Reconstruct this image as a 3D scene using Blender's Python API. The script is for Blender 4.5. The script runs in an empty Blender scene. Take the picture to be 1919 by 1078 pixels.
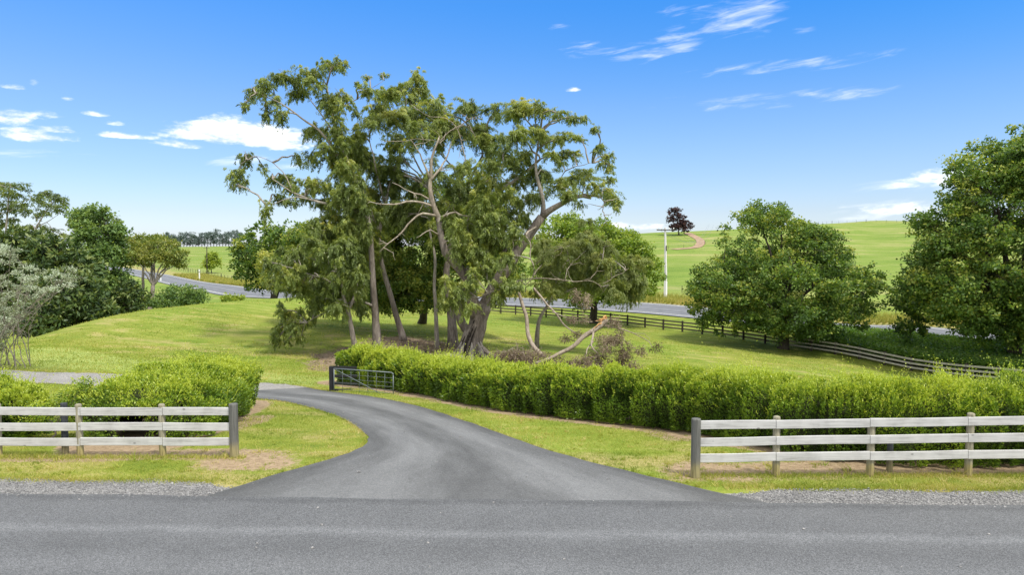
import bpy, math, random
import numpy as np
from mathutils import Vector
rng = np.random.default_rng(7)
random.seed(7)
S = bpy.context.scene
COL = S.collection

# ------------------------------------------------------------------ camera
F, CX, CY = 1279.0, 959.5, 539.0
CAMZ = 5.2
PITCH = math.atan(74 / F)
cam = bpy.data.objects.new('camera', bpy.data.cameras.new('camera'))
COL.objects.link(cam)
cam.location = (0, 0, CAMZ)
cam.rotation_euler = (math.pi / 2 - PITCH, 0, 0)
cam.data.sensor_width = 36
cam.data.lens = 36 * F / 1919
cam.data.clip_start = 0.1
cam.data.clip_end = 20000
S.camera = cam
S.view_settings.view_transform = 'Standard'
S.view_settings.look = 'None'
S.view_settings.gamma = 1
S.view_settings.exposure = 0.6
S.cycles.max_bounces = 6
S.cycles.diffuse_bounces = 3
S.cycles.transmission_bounces = 4
S.cycles.transparent_max_bounces = 4

# ------------------------------------------------------------------ sun and sky
SUN_DIR = Vector((0.32, -0.32, 0.89)).normalized()
EL = math.asin(SUN_DIR.z)
ROT = math.atan2(SUN_DIR.x, SUN_DIR.y)
sun = bpy.data.objects.new('sun', bpy.data.lights.new('sun', 'SUN'))
COL.objects.link(sun)
sun.data.energy = 3.0
sun.data.angle = math.radians(7)
sun.data.color = (1.0, 0.95, 0.86)
sun.rotation_euler = SUN_DIR.to_track_quat('Z', 'Y').to_euler()


class NT:
    """small helper to wire shader nodes"""
    def __init__(self, tree):
        self.t = tree
    def n(self, kind, **kw):
        nd = self.t.nodes.new(kind)
        for k, v in kw.items():
            if k in nd.inputs.keys():
                s = nd.inputs[k]
                if hasattr(v, 'is_output'):
                    self.t.links.new(v, s)
                else:
                    s.default_value = v
            else:
                setattr(nd, k, v)
        return nd
    def link(self, a, b):
        self.t.links.new(a, b)
    def m(self, op, a, b=None, c=None, clamp=False):
        nd = self.t.nodes.new('ShaderNodeMath')
        nd.operation = op
        nd.use_clamp = clamp
        for i, v in enumerate((a, b, c)):
            if v is None:
                continue
            if hasattr(v, 'is_output'):
                self.t.links.new(v, nd.inputs[i])
            else:
                nd.inputs[i].default_value = v
        return nd.outputs[0]
    def noise(self, vec, scale, detail=4, rough=0.55, dist=0.0):
        nd = self.n('ShaderNodeTexNoise', Scale=scale, Detail=detail, Roughness=rough, Distortion=dist)
        if vec is not None:
            self.link(vec, nd.inputs['Vector'])
        return nd.outputs['Fac']
    def ramp(self, fac, stops, interp='LINEAR'):
        nd = self.t.nodes.new('ShaderNodeValToRGB')
        cr = nd.color_ramp
        cr.interpolation = interp
        while len(cr.elements) < len(stops):
            cr.elements.new(0.5)
        for e, (p, c) in zip(cr.elements, stops):
            e.position = p
            e.color = (c if hasattr(c, '__len__') else (c, c, c)) + ((1,) if not hasattr(c, '__len__') or len(c) == 3 else ())
        self.link(fac, nd.inputs[0])
        return nd.outputs[0]
    def mix(self, fac, a, b, blend='MIX'):
        nd = self.t.nodes.new('ShaderNodeMix')
        nd.data_type = 'RGBA'
        nd.blend_type = blend
        for i, v in ((0, fac), (6, a), (7, b)):
            if hasattr(v, 'is_output'):
                self.t.links.new(v, nd.inputs[i])
            elif hasattr(v, '__len__'):
                nd.inputs[i].default_value = tuple(v) + ((1,) if len(v) == 3 else ())
            else:
                nd.inputs[i].default_value = v
        return nd.outputs[2]
    def mapr(self, v, a, b, c=0.0, d=1.0, smooth=True):
        nd = self.t.nodes.new('ShaderNodeMapRange')
        if smooth:
            nd.interpolation_type = 'SMOOTHSTEP'
        self.link(v, nd.inputs[0])
        for i, x in enumerate((a, b, c, d)):
            nd.inputs[i + 1].default_value = x
        return nd.outputs[0]


def build_world():
    w = bpy.data.worlds.new('World')
    S.world = w
    w.use_nodes = True
    w.node_tree.nodes.clear()
    t = NT(w.node_tree)
    sky = t.n('ShaderNodeTexSky', sky_type='NISHITA', sun_disc=False)
    sky.sun_elevation = EL
    sky.sun_rotation = ROT
    sky.air_density = 1.0
    sky.dust_density = 0.6
    sky.ozone_density = 2.0
    co = t.n('ShaderNodeTexCoord').outputs['Generated']
    sep = t.n('ShaderNodeSeparateXYZ')
    t.link(co, sep.inputs[0])
    x, y, z = sep.outputs
    el = t.m('ARCSINE', z)
    az = t.m('ARCTAN2', x, y)
    tint = t.ramp(t.m('MULTIPLY', el, 1.0 / 0.5, clamp=True), SKY_TINT)
    col = t.mix(1.0, sky.outputs[0], tint, 'MULTIPLY')
    side = t.m('MULTIPLY', t.mapr(az, -0.7, 0.75), t.mapr(el, 0.10, 0.36))
    col = t.mix(1.0, col, t.mix(side, (1.12, 1.03, 1.0), (0.55, 0.88, 0.95)), 'MULTIPLY')
    # clouds are laid out on the sky sphere by azimuth and elevation
    comb = t.n('ShaderNodeCombineXYZ')
    t.link(az, comb.inputs[0]); t.link(t.m('MULTIPLY', el, 2.6), comb.inputs[1])
    n1 = t.noise(comb.outputs[0], 16, 7, 0.6, 0.3)
    n2 = t.noise(comb.outputs[0], 46, 5, 0.6, 0.2)
    nn = t.m('ADD', t.m('MULTIPLY', n1, 0.65), t.m('MULTIPLY', n2, 0.35))
    comb2 = t.n('ShaderNodeCombineXYZ')
    t.link(az, comb2.inputs[0]); t.link(t.m('MULTIPLY', t.m('ADD', el, t.m('MULTIPLY', az, -0.10)), 6.0), comb2.inputs[1])
    ns = t.noise(comb2.outputs[0], 14, 7, 0.6, 0.4)
    dens_c, dens_w = None, None
    for (px, py, rx, ry, amt, kind) in CLOUDS:
        a0 = math.atan((px - CX) / F)
        e0 = math.atan(-(py - CY) / F * math.cos(a0)) - PITCH * math.cos(a0)
        u = t.m('MULTIPLY', t.m('SUBTRACT', az, a0), F / rx)
        v = t.m('MULTIPLY', t.m('SUBTRACT', el, e0), F / ry)
        if kind == 'c':   # flatter base under a domed top
            v = t.m('MULTIPLY', v, t.m('ADD', 1.0, t.m('MULTIPLY', t.m('LESS_THAN', v, 0.0), 0.8)))
        r2 = t.m('ADD', t.m('MULTIPLY', u, u), t.m('MULTIPLY', v, v))
        g = t.m('MULTIPLY', t.m('SUBTRACT', 1.0, t.m('MULTIPLY', r2, 0.5), clamp=True), amt)
        if kind == 'c':
            dens_c = g if dens_c is None else t.m('MAXIMUM', dens_c, g)
        else:
            dens_w = g if dens_w is None else t.m('MAXIMUM', dens_w, g)
    fc = t.mapr(t.m('ADD', dens_c, t.m('MULTIPLY', t.m('SUBTRACT', nn, 0.5), 2.2)), 0.40, 0.92)
    fc = t.m('MULTIPLY', fc, t.mapr(dens_c, 0.02, 0.25))
    fw = t.mapr(t.m('ADD', dens_w, t.m('MULTIPLY', t.m('SUBTRACT', ns, 0.5), 3.0)), 0.42, 1.85)
    fw = t.m('MULTIPLY', t.m('MULTIPLY', fw, t.mapr(dens_w, 0.0, 0.6)), 0.66)
    # unseen broken cloud, added overhead and behind the camera for soft fill light
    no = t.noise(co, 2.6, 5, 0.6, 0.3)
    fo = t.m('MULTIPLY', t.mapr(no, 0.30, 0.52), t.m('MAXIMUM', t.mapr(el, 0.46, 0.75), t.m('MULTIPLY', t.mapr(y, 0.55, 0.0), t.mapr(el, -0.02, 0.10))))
    shade = t.mapr(nn, 0.40, 0.58)
    ccol = t.mix(shade, CLOUD_LO, CLOUD_HI)
    col = t.mix(fw, col, CLOUD_HI)
    col = t.mix(fc, col, ccol)
    col = t.mix(fo, col, FILL_CLOUD)
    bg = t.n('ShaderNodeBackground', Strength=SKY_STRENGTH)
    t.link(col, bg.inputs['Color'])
    out = t.n('ShaderNodeOutputWorld')
    t.link(bg.outputs[0], out.inputs[0])


SKY_STRENGTH = 0.11
_k = 1.275 / 2 ** (0.60 - 0.55)
SKY_TINT = [(0.0, (.68 * _k, .78 * _k, 1.06 * _k)), (0.036, (.64 * _k, .76 * _k, 1.02 * _k)), (0.10, (.59 * _k, .68 * _k, .88 * _k)), (0.206, (.54 * _k, .67 * _k, .84 * _k)),
            (0.40, (.49 * _k, .69 * _k, .95 * _k)), (0.67, (.29 * _k, .71 * _k, 1.16 * _k)), (1.0, (.5 * _k, .8 * _k, 1.05 * _k))]
FILL_CLOUD = (9.6, 9.7, 9.9)
CLOUD_HI = (8.2, 8.3, 8.5)
CLOUD_LO = (5.2, 5.9, 7.0)
CLOUDS = [  # px, py, rx, ry of each cloud's centre in the view direction; amount; c = cumulus, w = wisp
    (445, 255, 115, 30, 1.0, 'c'), (530, 268, 70, 24, 0.9, 'c'), (345, 272, 45, 10, 0.8, 'c'),
    (520, 300, 45, 10, 0.6, 'c'), (15, 222, 55, 20, 0.8, 'c'), (90, 216, 30, 8, 0.62, 'c'),
    (75, 258, 55, 15, 0.85, 'c'), (110, 246, 40, 9, 0.75, 'c'), (255, 257, 48, 7, 0.75, 'c'),
    (185, 215, 22, 6, 0.6, 'c'), (225, 233, 16, 5, 0.6, 'c'), (40, 166, 22, 6, 0.62, 'c'), (80, 160, 10, 12, 0.5, 'c'),
    (138, 188, 12, 7, 0.5, 'c'), (1070, 168, 16, 7, 0.66, 'c'), (1765, 332, 55, 16, 0.75, 'c'), (1665, 350, 45, 7, 0.6, 'c'),
    (1690, 394, 85, 14, 0.72, 'c'), (1190, 425, 60, 12, 0.7, 'c'), (1830, 340, 60, 18, 0.75, 'c'),
    (1380, 28, 85, 34, 0.9, 'w'), (1265, 75, 40, 24, 0.9, 'w'), (1110, 92, 65, 16, 0.8, 'w'), (1200, 96, 70, 18, 0.8, 'w'),
    (1250, 20, 40, 12, 0.5, 'w'), (1490, 55, 22, 12, 0.6, 'w'), (1470, 122, 150, 13, 0.85, 'w'), (1380, 193, 140, 12, 0.8, 'w'),
    (1280, 183, 60, 6, 0.5, 'w'), (1550, 178, 100, 12, 0.65, 'w'), (1050, 52, 22, 10, 0.5, 'w'), (1540, 340, 70, 6, 0.5, 'w'),
    (500, 305, 90, 14, 0.8, 'w'), (70, 290, 90, 10, 0.6, 'w'), (1760, 345, 110, 24, 0.8, 'w'), (1700, 396, 120, 20, 0.9, 'w'),
]
build_world()

# ------------------------------------------------------------------ projection helpers
cP, sP = math.cos(PITCH), math.sin(PITCH)


def P(px, py, Y):
    """world point at forward distance Y seen towards a direction of the photograph"""
    dx, dz = (px - CX) / F, -(py - CY) / F
    ry, rz = cP + dz * sP, -sP + dz * cP
    return np.array([dx / ry * Y, Y, CAMZ + rz / ry * Y])


def cz(px, Y, z):
    return np.array([(px - CX) / F * Y, Y, z])


# ------------------------------------------------------------------ terrain heights
CTRL = []
for X in (-60, -30, -15, -5, 5, 15, 30, 60):
    for Y in (-20, 0, 9, 16.5):
        CTRL.append((X, Y, 0))
for X in (-16, -11, -7, -3, 1):
    for Y in (20, 24, 29, 34):
        CTRL.append((X, Y, -0.11 * (Y - 18)))
CTRL += [(-30, 20, -.2), (-30, 28, -1.0), (-45, 30, -1.2), (6, 20, -.25), (12, 21, -.3), (20, 20, -.25), (30, 20, -.3), (6, 28, -1.2), (12, 30, -1.5), (25, 27, -1.3), (45, 30, -2.5)]
for a in [(50, 640, 46), (130, 612, 52), (200, 594, 57), (280, 580, 62), (390, 568, 68), (480, 561, 75), (560, 557, 82), (640, 556, 88),
          (120, 652, 43.5), (100, 690, 38), (300, 677, 41), (500, 699, 39), (620, 702, 39.5), (30, 655, 43), (-150, 690, 38), (-150, 670, 44),
          (300, 622, 51), (200, 628, 48), (420, 625, 52), (500, 620, 54), (600, 610, 58), (500, 590, 63),
          (880, 672, 46), (700, 650, 48), (760, 640, 51), (640, 672, 45), (960, 668, 46), (820, 655, 48.5), (750, 690, 42), (900, 695, 41),
          (700, 600, 66), (800, 592, 74), (900, 598, 80),
          (1250, 690, 46), (1500, 690, 52), (1100, 690, 44), (1100, 640, 60), (1250, 650, 61), (1000, 640, 60)]:
    CTRL.append(tuple(P(*a)))
FENCE_PX = [(830, 577, 97.5), (920, 587, 94), (1080, 601, 87), (1236, 618, 80), (1340, 630, 76), (1475, 652, 71), (1560, 664, 68), (1700, 695, 62.5), (1800, 709, 58.5), (1916, 720, 55), (2080, 738, 51)]
FENCE_XYZ = [P(*a) for a in FENCE_PX]
CTRL += [tuple(p) for p in FENCE_XYZ]
ROAD_C = [cz(2500, 58, -5.3), cz(2150, 64, -5.0), cz(1900, 70, -4.6), cz(1700, 77, -4.3), cz(1460, 86, -3.9), cz(1236, 95, -3.35), cz(1080, 102, -3.2), cz(930, 108, -3.2),
          cz(700, 116, -3.2), cz(500, 124, -3.2), cz(400, 146, -3.2), cz(300, 195, -3.2), cz(250, 235, -3.1), cz(190, 300, -2.8)]
CTRL += [tuple(p) for p in ROAD_C]
CTRL += [tuple(cz(*a)) for a in [(50, 62, -5), (150, 74, -5), (280, 84, -4.8), (390, 94, -4.4), (480, 104, -3.9), (-200, 60, -4), (100, 110, -4.5), (250, 140, -4), (560, 106, -3.6),
                                 (700, 101, -3.4), (700, 88, -2.8), (-400, 100, -3), (-400, 250, -1), (60, 250, -2)]]
for a in [(1250, 560, 106), (1600, 603, 88), (1000, 556, 114), (1250, 545, 116), (1640, 560, 112), (1250, 505, 160), (1250, 470, 230), (1250, 446, 300), (1230, 436, 330), (1330, 432, 340),
          (1420, 427, 360), (1540, 420, 380), (1640, 413, 400), (1780, 414, 400), (1919, 420, 400), (2200, 430, 400), (1640, 505, 170), (1640, 465, 260), (1640, 433, 340), (1640, 418, 385),
          (1850, 600, 84), (1850, 500, 180), (1900, 450, 280), (1440, 480, 215), (1440, 540, 122),
          (380, 514, 215), (470, 503, 250), (540, 520, 200), (440, 495, 300), (400, 480, 430), (330, 463, 640), (440, 461.5, 660), (560, 461, 640), (640, 505, 200), (700, 465, 600),
          (900, 455, 500), (900, 500, 200), (250, 466, 600), (100, 470, 560), (150, 500, 300), (1080, 445, 400), (1080, 510, 170)]:
    CTRL.append(tuple(P(*a)))
for px in (-400, 300, 900, 1250, 1640, 2300):
    CTRL += [tuple(cz(px, 900, 3.5)), tuple(cz(px, 3000, 0)), tuple(cz(px, 9000, 0))]
CTRL += [tuple(cz(1250, 450, 9)), tuple(cz(1640, 560, 12)), tuple(cz(1919, 560, 12))]
CTRL = np.array(CTRL)


def uv_(X, Y):
    s = np.maximum(Y + 30, 3)
    return np.stack([X / s * 1.6, np.log(s) * 0.9], -1)


def _phi(A, B):
    d2 = ((A[:, None, :] - B[None, :, :]) ** 2).sum(-1)
    return np.sqrt(d2 + 0.0016)


_CU = uv_(CTRL[:, 0], CTRL[:, 1])
_n = len(CTRL)
_M = np.zeros((_n + 3, _n + 3))
_M[:_n, :_n] = _phi(_CU, _CU) - np.eye(_n) * 0.004
_Pp = np.c_[np.ones(_n), _CU]
_M[:_n, _n:] = _Pp
_M[_n:, :_n] = _Pp.T
_W = np.linalg.solve(_M, np.r_[CTRL[:, 2], 0, 0, 0])


def zt(X, Y):
    """terrain height"""
    X = np.atleast_1d(np.asarray(X, float)); Y = np.atleast_1d(np.asarray(Y, float))
    sh = np.broadcast(X, Y).shape
    X = np.broadcast_to(X, sh).ravel(); Y = np.broadcast_to(Y, sh).ravel()
    out = np.empty(X.size)
    for i in range(0, X.size, 20000):
        U = uv_(X[i:i + 20000], Y[i:i + 20000])
        out[i:i + 20000] = _phi(U, _CU) @ _W[:_n] + _W[_n] + U @ _W[_n + 1:]
    k = np.clip((Y - 15.8) / 4.0, 0, 1)
    k = k * k * (3 - 2 * k)
    return (out * k).reshape(sh)


def G(px, py, y0=3.0, y1=2500.0):
    """first ground point met in a direction of the photograph"""
    Ys = np.geomspace(y0, y1, 3000)
    p = P(px, py, 1.0)
    sl = p[2] - CAMZ
    zr = CAMZ + sl * Ys
    d = zr - zt(p[0] * Ys, Ys)
    i = int(np.argmax(d < 0)) if (d < 0).any() else len(Ys) - 1
    if i > 0:
        a, b = d[i - 1], d[i]
        t = a / (a - b) if a != b else 0
        Y = Ys[i - 1] + (Ys[i] - Ys[i - 1]) * t
    else:
        Y = Ys[0]
    X = p[0] * Y
    return np.array([X, Y, float(zt(X, Y)[0])])


def on(X, Y, dz=0.0):
    return np.array([X, Y, float(zt(X, Y)[0]) + dz])


def catmull(pts, n):
    pts = np.asarray(pts, float)
    if len(pts) == 2:
        t = np.linspace(0, 1, n)[:, None]
        return pts[0] * (1 - t) + pts[1] * t
    p = np.vstack([2 * pts[0] - pts[1], pts, 2 * pts[-1] - pts[-2]])
    seg = np.linalg.norm(np.diff(pts, axis=0), axis=1)
    cum = np.r_[0, np.cumsum(seg)]
    out = []
    for s in np.linspace(0, cum[-1], n):
        i = min(int(np.searchsorted(cum, s, side='right')) - 1, len(seg) - 1)
        t = (s - cum[i]) / max(seg[i], 1e-9)
        a, b, c, d = p[i], p[i + 1], p[i + 2], p[i + 3]
        out.append(0.5 * ((2 * b) + (c - a) * t + (2 * a - 5 * b + 4 * c - d) * t * t + (3 * b - a - 3 * c + d) * t ** 3))
    return np.array(out)


def in_poly(X, Y, poly):
    poly = np.asarray(poly)
    ins = np.zeros(np.shape(X), bool)
    j = len(poly) - 1
    for i in range(len(poly)):
        xi, yi = poly[i][:2]; xj, yj = poly[j][:2]
        c = ((yi > Y) != (yj > Y)) & (X < (xj - xi) * (Y - yi) / (yj - yi + 1e-12) + xi)
        ins ^= c
        j = i
    return ins


def dist_path(X, Y, path):
    path = np.asarray(path)[:, :2]
    D = np.full(np.shape(X), 1e9)
    for a, b in zip(path[:-1], path[1:]):
        ab = b - a
        t = np.clip(((X - a[0]) * ab[0] + (Y - a[1]) * ab[1]) / (ab @ ab), 0, 1)
        D = np.minimum(D, np.hypot(X - a[0] - ab[0] * t, Y - a[1] - ab[1] * t))
    return D


def cnoise(X, Y, s, seed=0):
    """cheap smooth noise in -1..1 made of sines"""
    r = np.random.default_rng(seed)
    o = 0
    for k in range(6):
        a = r.uniform(0, 6.28); f = s * r.uniform(0.6, 1.9); ph = r.uniform(0, 6.28)
        o = o + np.sin((X * math.cos(a) + Y * math.sin(a)) * f + ph)
    return o / 3.5


# ------------------------------------------------------------------ mesh helpers
BASE = {}


def tag(o, label=None, cat=None, group=None, kind=None):
    if label: o['label'] = label
    if cat: o['category'] = cat
    if group: o['group'] = group
    if kind: o['kind'] = kind
    return o


def thing(name, label, cat, loc, group=None):
    o = bpy.data.objects.new(name, None)
    o.empty_display_size = 0.3
    o.location = tuple(float(v) for v in loc)
    COL.objects.link(o)
    BASE[o.name] = np.array(o.location)
    return tag(o, label, cat, group)


def mesh(name, V, Fq, mat, parent=None, smooth=True, attrs=None, uv=None):
    """V (n,3) world coordinates; Fq int array (m,3|4) or a list of such arrays"""
    V = np.asarray(V, float)
    fl = Fq if isinstance(Fq, list) else [Fq]
    base = BASE[parent.name] if parent else np.zeros(3)
    me = bpy.data.meshes.new(name)
    me.vertices.add(len(V))
    me.vertices.foreach_set('co', (V - base).astype(np.float32).ravel())
    idx = np.concatenate([np.asarray(f, np.int32).ravel() for f in fl])
    tot = np.concatenate([np.full(len(f), np.shape(f)[1], np.int32) for f in fl])
    start = np.r_[0, np.cumsum(tot)[:-1]].astype(np.int32)
    me.loops.add(len(idx)); me.loops.foreach_set('vertex_index', idx)
    me.polygons.add(len(tot)); me.polygons.foreach_set('loop_start', start)
    me.polygons.foreach_set('use_smooth', np.full(len(tot), bool(smooth)))
    me.update(calc_edges=True)
    me.materials.append(mat)
    for k, v in (attrs or {}).items():
        a = me.attributes.new(k, 'FLOAT', 'POINT')
        a.data.foreach_set('value', np.asarray(v, np.float32))
    if uv is not None:
        l = me.uv_layers.new(name='UVMap')
        l.data.foreach_set('uv', np.asarray(uv, np.float32)[idx].ravel())
    o = bpy.data.objects.new(name, me)
    COL.objects.link(o)
    if parent:
        o.parent = parent
        o.location = (0, 0, 0)
    BASE[o.name] = base.copy()
    return o


class MB:
    def __init__(self):
        self.V, self.Q, self.T, self.n, self.W = [], [], [], 0, []
    def add(self, V, Q=None, T=None, thick=None):
        V = np.asarray(V, float)
        self.V.append(V)
        self.W.append(np.ones(len(V)) if thick is None else thick)
        if Q is not None and len(Q): self.Q.append(np.asarray(Q) + self.n)
        if T is not None and len(T): self.T.append(np.asarray(T) + self.n)
        self.n += len(V)
    def tube(self, pts, radii, n=8, wob=0.0, cap=True, flute=0.0):
        pts = np.asarray(pts, float); m = len(pts)
        radii = np.broadcast_to(np.asarray(radii, float), (m,))
        tan = np.gradient(pts, axis=0)
        tan /= np.linalg.norm(tan, axis=1)[:, None] + 1e-9
        ref = np.array([0, 0, 1.0]) if abs(tan[:, 2]).mean() < 0.8 else np.array([0, 1.0, 0])
        A = np.cross(tan, ref); A /= np.linalg.norm(A, axis=1)[:, None] + 1e-9
        B = np.cross(tan, A)
        th = np.arange(n) / n * 2 * math.pi
        R = radii[:, None] * (1 + (rng.uniform(-wob, wob, (m, n)) if wob else 0))
        if flute:
            R = R * (1 + flute * np.cos(th * 5 + 1)[None, :] + flute * .6 * np.cos(th * 9)[None, :])
        V = pts[:, None, :] + R[..., None] * (np.cos(th)[None, :, None] * A[:, None, :] + np.sin(th)[None, :, None] * B[:, None, :])
        i = np.arange(m - 1)[:, None] * n; j = np.arange(n)[None, :]; k = (j + 1) % n
        Q = np.stack([i + j, i + k, i + n + k, i + n + j], -1).reshape(-1, 4)
        V = V.reshape(-1, 3)
        T = []
        if cap:
            V = np.vstack([V, pts[0], pts[-1]])
            a, b = m * n, m * n + 1
            for q in range(n):
                T.append((a, (q + 1) % n, q)); T.append((b, (m - 1) * n + q, (m - 1) * n + (q + 1) % n))
        tk = np.repeat(radii, n)
        self.add(V, Q, T, np.r_[tk, radii[0], radii[-1]] if cap else tk)
    def box(self, c, ex, ey, ez):
        """box by centre and three half-extent vectors"""
        c, ex, ey, ez = (np.asarray(v, float) for v in (c, ex, ey, ez))
        V = [c + a * ex + b * ey + d * ez for d in (-1, 1) for b in (-1, 1) for a in (-1, 1)]
        Q = [(0, 2, 3, 1), (4, 5, 7, 6), (0, 1, 5, 4), (2, 6, 7, 3), (0, 4, 6, 2), (1, 3, 7, 5)]
        self.add(V, Q)
    def board(self, a, b, h, t, up=(0, 0, 1), seg=1, bow=0.0):
        """plank between a and b, h tall, t thick"""
        a, b = np.asarray(a, float), np.asarray(b, float)
        d = b - a; L = np.linalg.norm(d); d /= L
        up = np.asarray(up, float); s = np.cross(d, up); s /= np.linalg.norm(s); up = np.cross(s, d)
        V, Q = [], []
        e = min(0.008, t * .25)
        prof = [(-t / 2 + e, -h / 2), (t / 2 - e, -h / 2), (t / 2, -h / 2 + e), (t / 2, h / 2 - e), (t / 2 - e, h / 2), (-t / 2 + e, h / 2), (-t / 2, h / 2 - e), (-t / 2, -h / 2 + e)]
        for i in range(seg + 1):
            f = i / seg
            c = a + d * L * f + up * bow * math.sin(f * math.pi)
            V += [c + s * u + up * v for u, v in prof]
        for i in range(seg):
            for k in range(8):
                k2 = (k + 1) % 8
                Q.append((i * 8 + k, i * 8 + k2, (i + 1) * 8 + k2, (i + 1) * 8 + k))
        o = len(V)
        Q += [(0, 7, 2, 1), (7, 6, 3, 2), (6, 5, 4, 3)]
        q = seg * 8
        Q += [(q + 1, q + 2, q + 7, q), (q + 2, q + 3, q + 6, q + 7), (q + 3, q + 4, q + 5, q + 6)]
        self.add(V, Q)
    def lathe(self, c, prof, n=10, axis=None):
        pts = [np.asarray(c) + np.array([0, 0, z]) for r, z in prof]
        self.tube(pts, [max(r, 1e-3) for r, z in prof], n)
    def build(self, name, mat, parent=None, smooth=True):
        fl = []
        if self.Q: fl.append(np.vstack(self.Q))
        if self.T: fl.append(np.vstack(self.T))
        return mesh(name, np.vstack(self.V), fl, mat, parent, smooth, {'thick': np.concatenate(self.W)})


# ------------------------------------------------------------------ materials
def new_mat(name):
    m = bpy.data.materials.new(name)
    m.use_nodes = True
    m.node_tree.nodes.clear()
    return m, NT(m.node_tree)


def finish(t, col, rough=0.8, spec=0.3, bump=None, bstr=0.3, bdist=0.02, metal=0.0):
    p = t.n('ShaderNodeBsdfPrincipled', Roughness=rough, Metallic=metal)
    p.inputs['Specular IOR Level'].default_value = spec
    if hasattr(col, 'is_output'): t.link(col, p.inputs['Base Color'])
    else: p.inputs['Base Color'].default_value = tuple(col) + (1,)
    if bump is not None:
        b = t.n('ShaderNodeBump', Strength=bstr, Distance=bdist)
        t.link(bump, b.inputs['Height'])
        t.link(b.outputs[0], p.inputs['Normal'])
    o = t.n('ShaderNodeOutputMaterial')
    t.link(p.outputs[0], o.inputs[0])
    return p


def pos(t, scale=(1, 1, 1)):
    g = t.n('ShaderNodeNewGeometry').outputs['Position']
    mp = t.n('ShaderNodeMapping')
    mp.inputs['Scale'].default_value = scale
    t.link(g, mp.inputs[0])
    return mp.outputs[0]


def leaf_mat(name, stops, transl=0.38, rough=0.5, spec=0.35, tcol=(1.25, 1.2, 0.55)):
    m, t = new_mat(name)
    a = t.n('ShaderNodeAttribute', attribute_name='tint').outputs['Fac']
    c = t.ramp(a, stops)
    p = t.n('ShaderNodeBsdfPrincipled', Roughness=rough)
    p.inputs['Specular IOR Level'].default_value = spec
    t.link(c, p.inputs['Base Color'])
    tr = t.n('ShaderNodeBsdfTranslucent')
    t.link(t.mix(1.0, c, tcol, 'MULTIPLY'), tr.inputs[0])
    mx = t.n('ShaderNodeMixShader', Fac=transl)
    t.link(p.outputs[0], mx.inputs[1]); t.link(tr.outputs[0], mx.inputs[2])
    o = t.n('ShaderNodeOutputMaterial')
    t.link(mx.outputs[0], o.inputs[0])
    return m


def bark_mat(name, dark, mid, pale, zs=0.35, scale=9.0, thin=None):
    m, t = new_mat(name)
    v = pos(t, (1, 1, zs))
    n = t.noise(v, scale, 6, 0.65, 0.5)
    n2 = t.noise(pos(t, (1, 1, 0.2)), 2.0, 3, 0.5)
    c = t.ramp(t.m('ADD', t.m('MULTIPLY', n, 0.6), t.m('MULTIPLY', n2, 0.4)), [(0.3, dark), (0.5, mid), (0.68, pale)])
    if thin:      # thin boughs carry smoother, paler bark than old stems
        th = t.n('ShaderNodeAttribute', attribute_name='thick').outputs['Fac']
        c = t.mix(t.mapr(th, 0.24, 0.07), c, t.ramp(n, [(0.3, thin[0]), (0.7, thin[1])]))
    finish(t, c, 0.85, 0.2, n, 0.8, 0.07)
    return m


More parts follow.
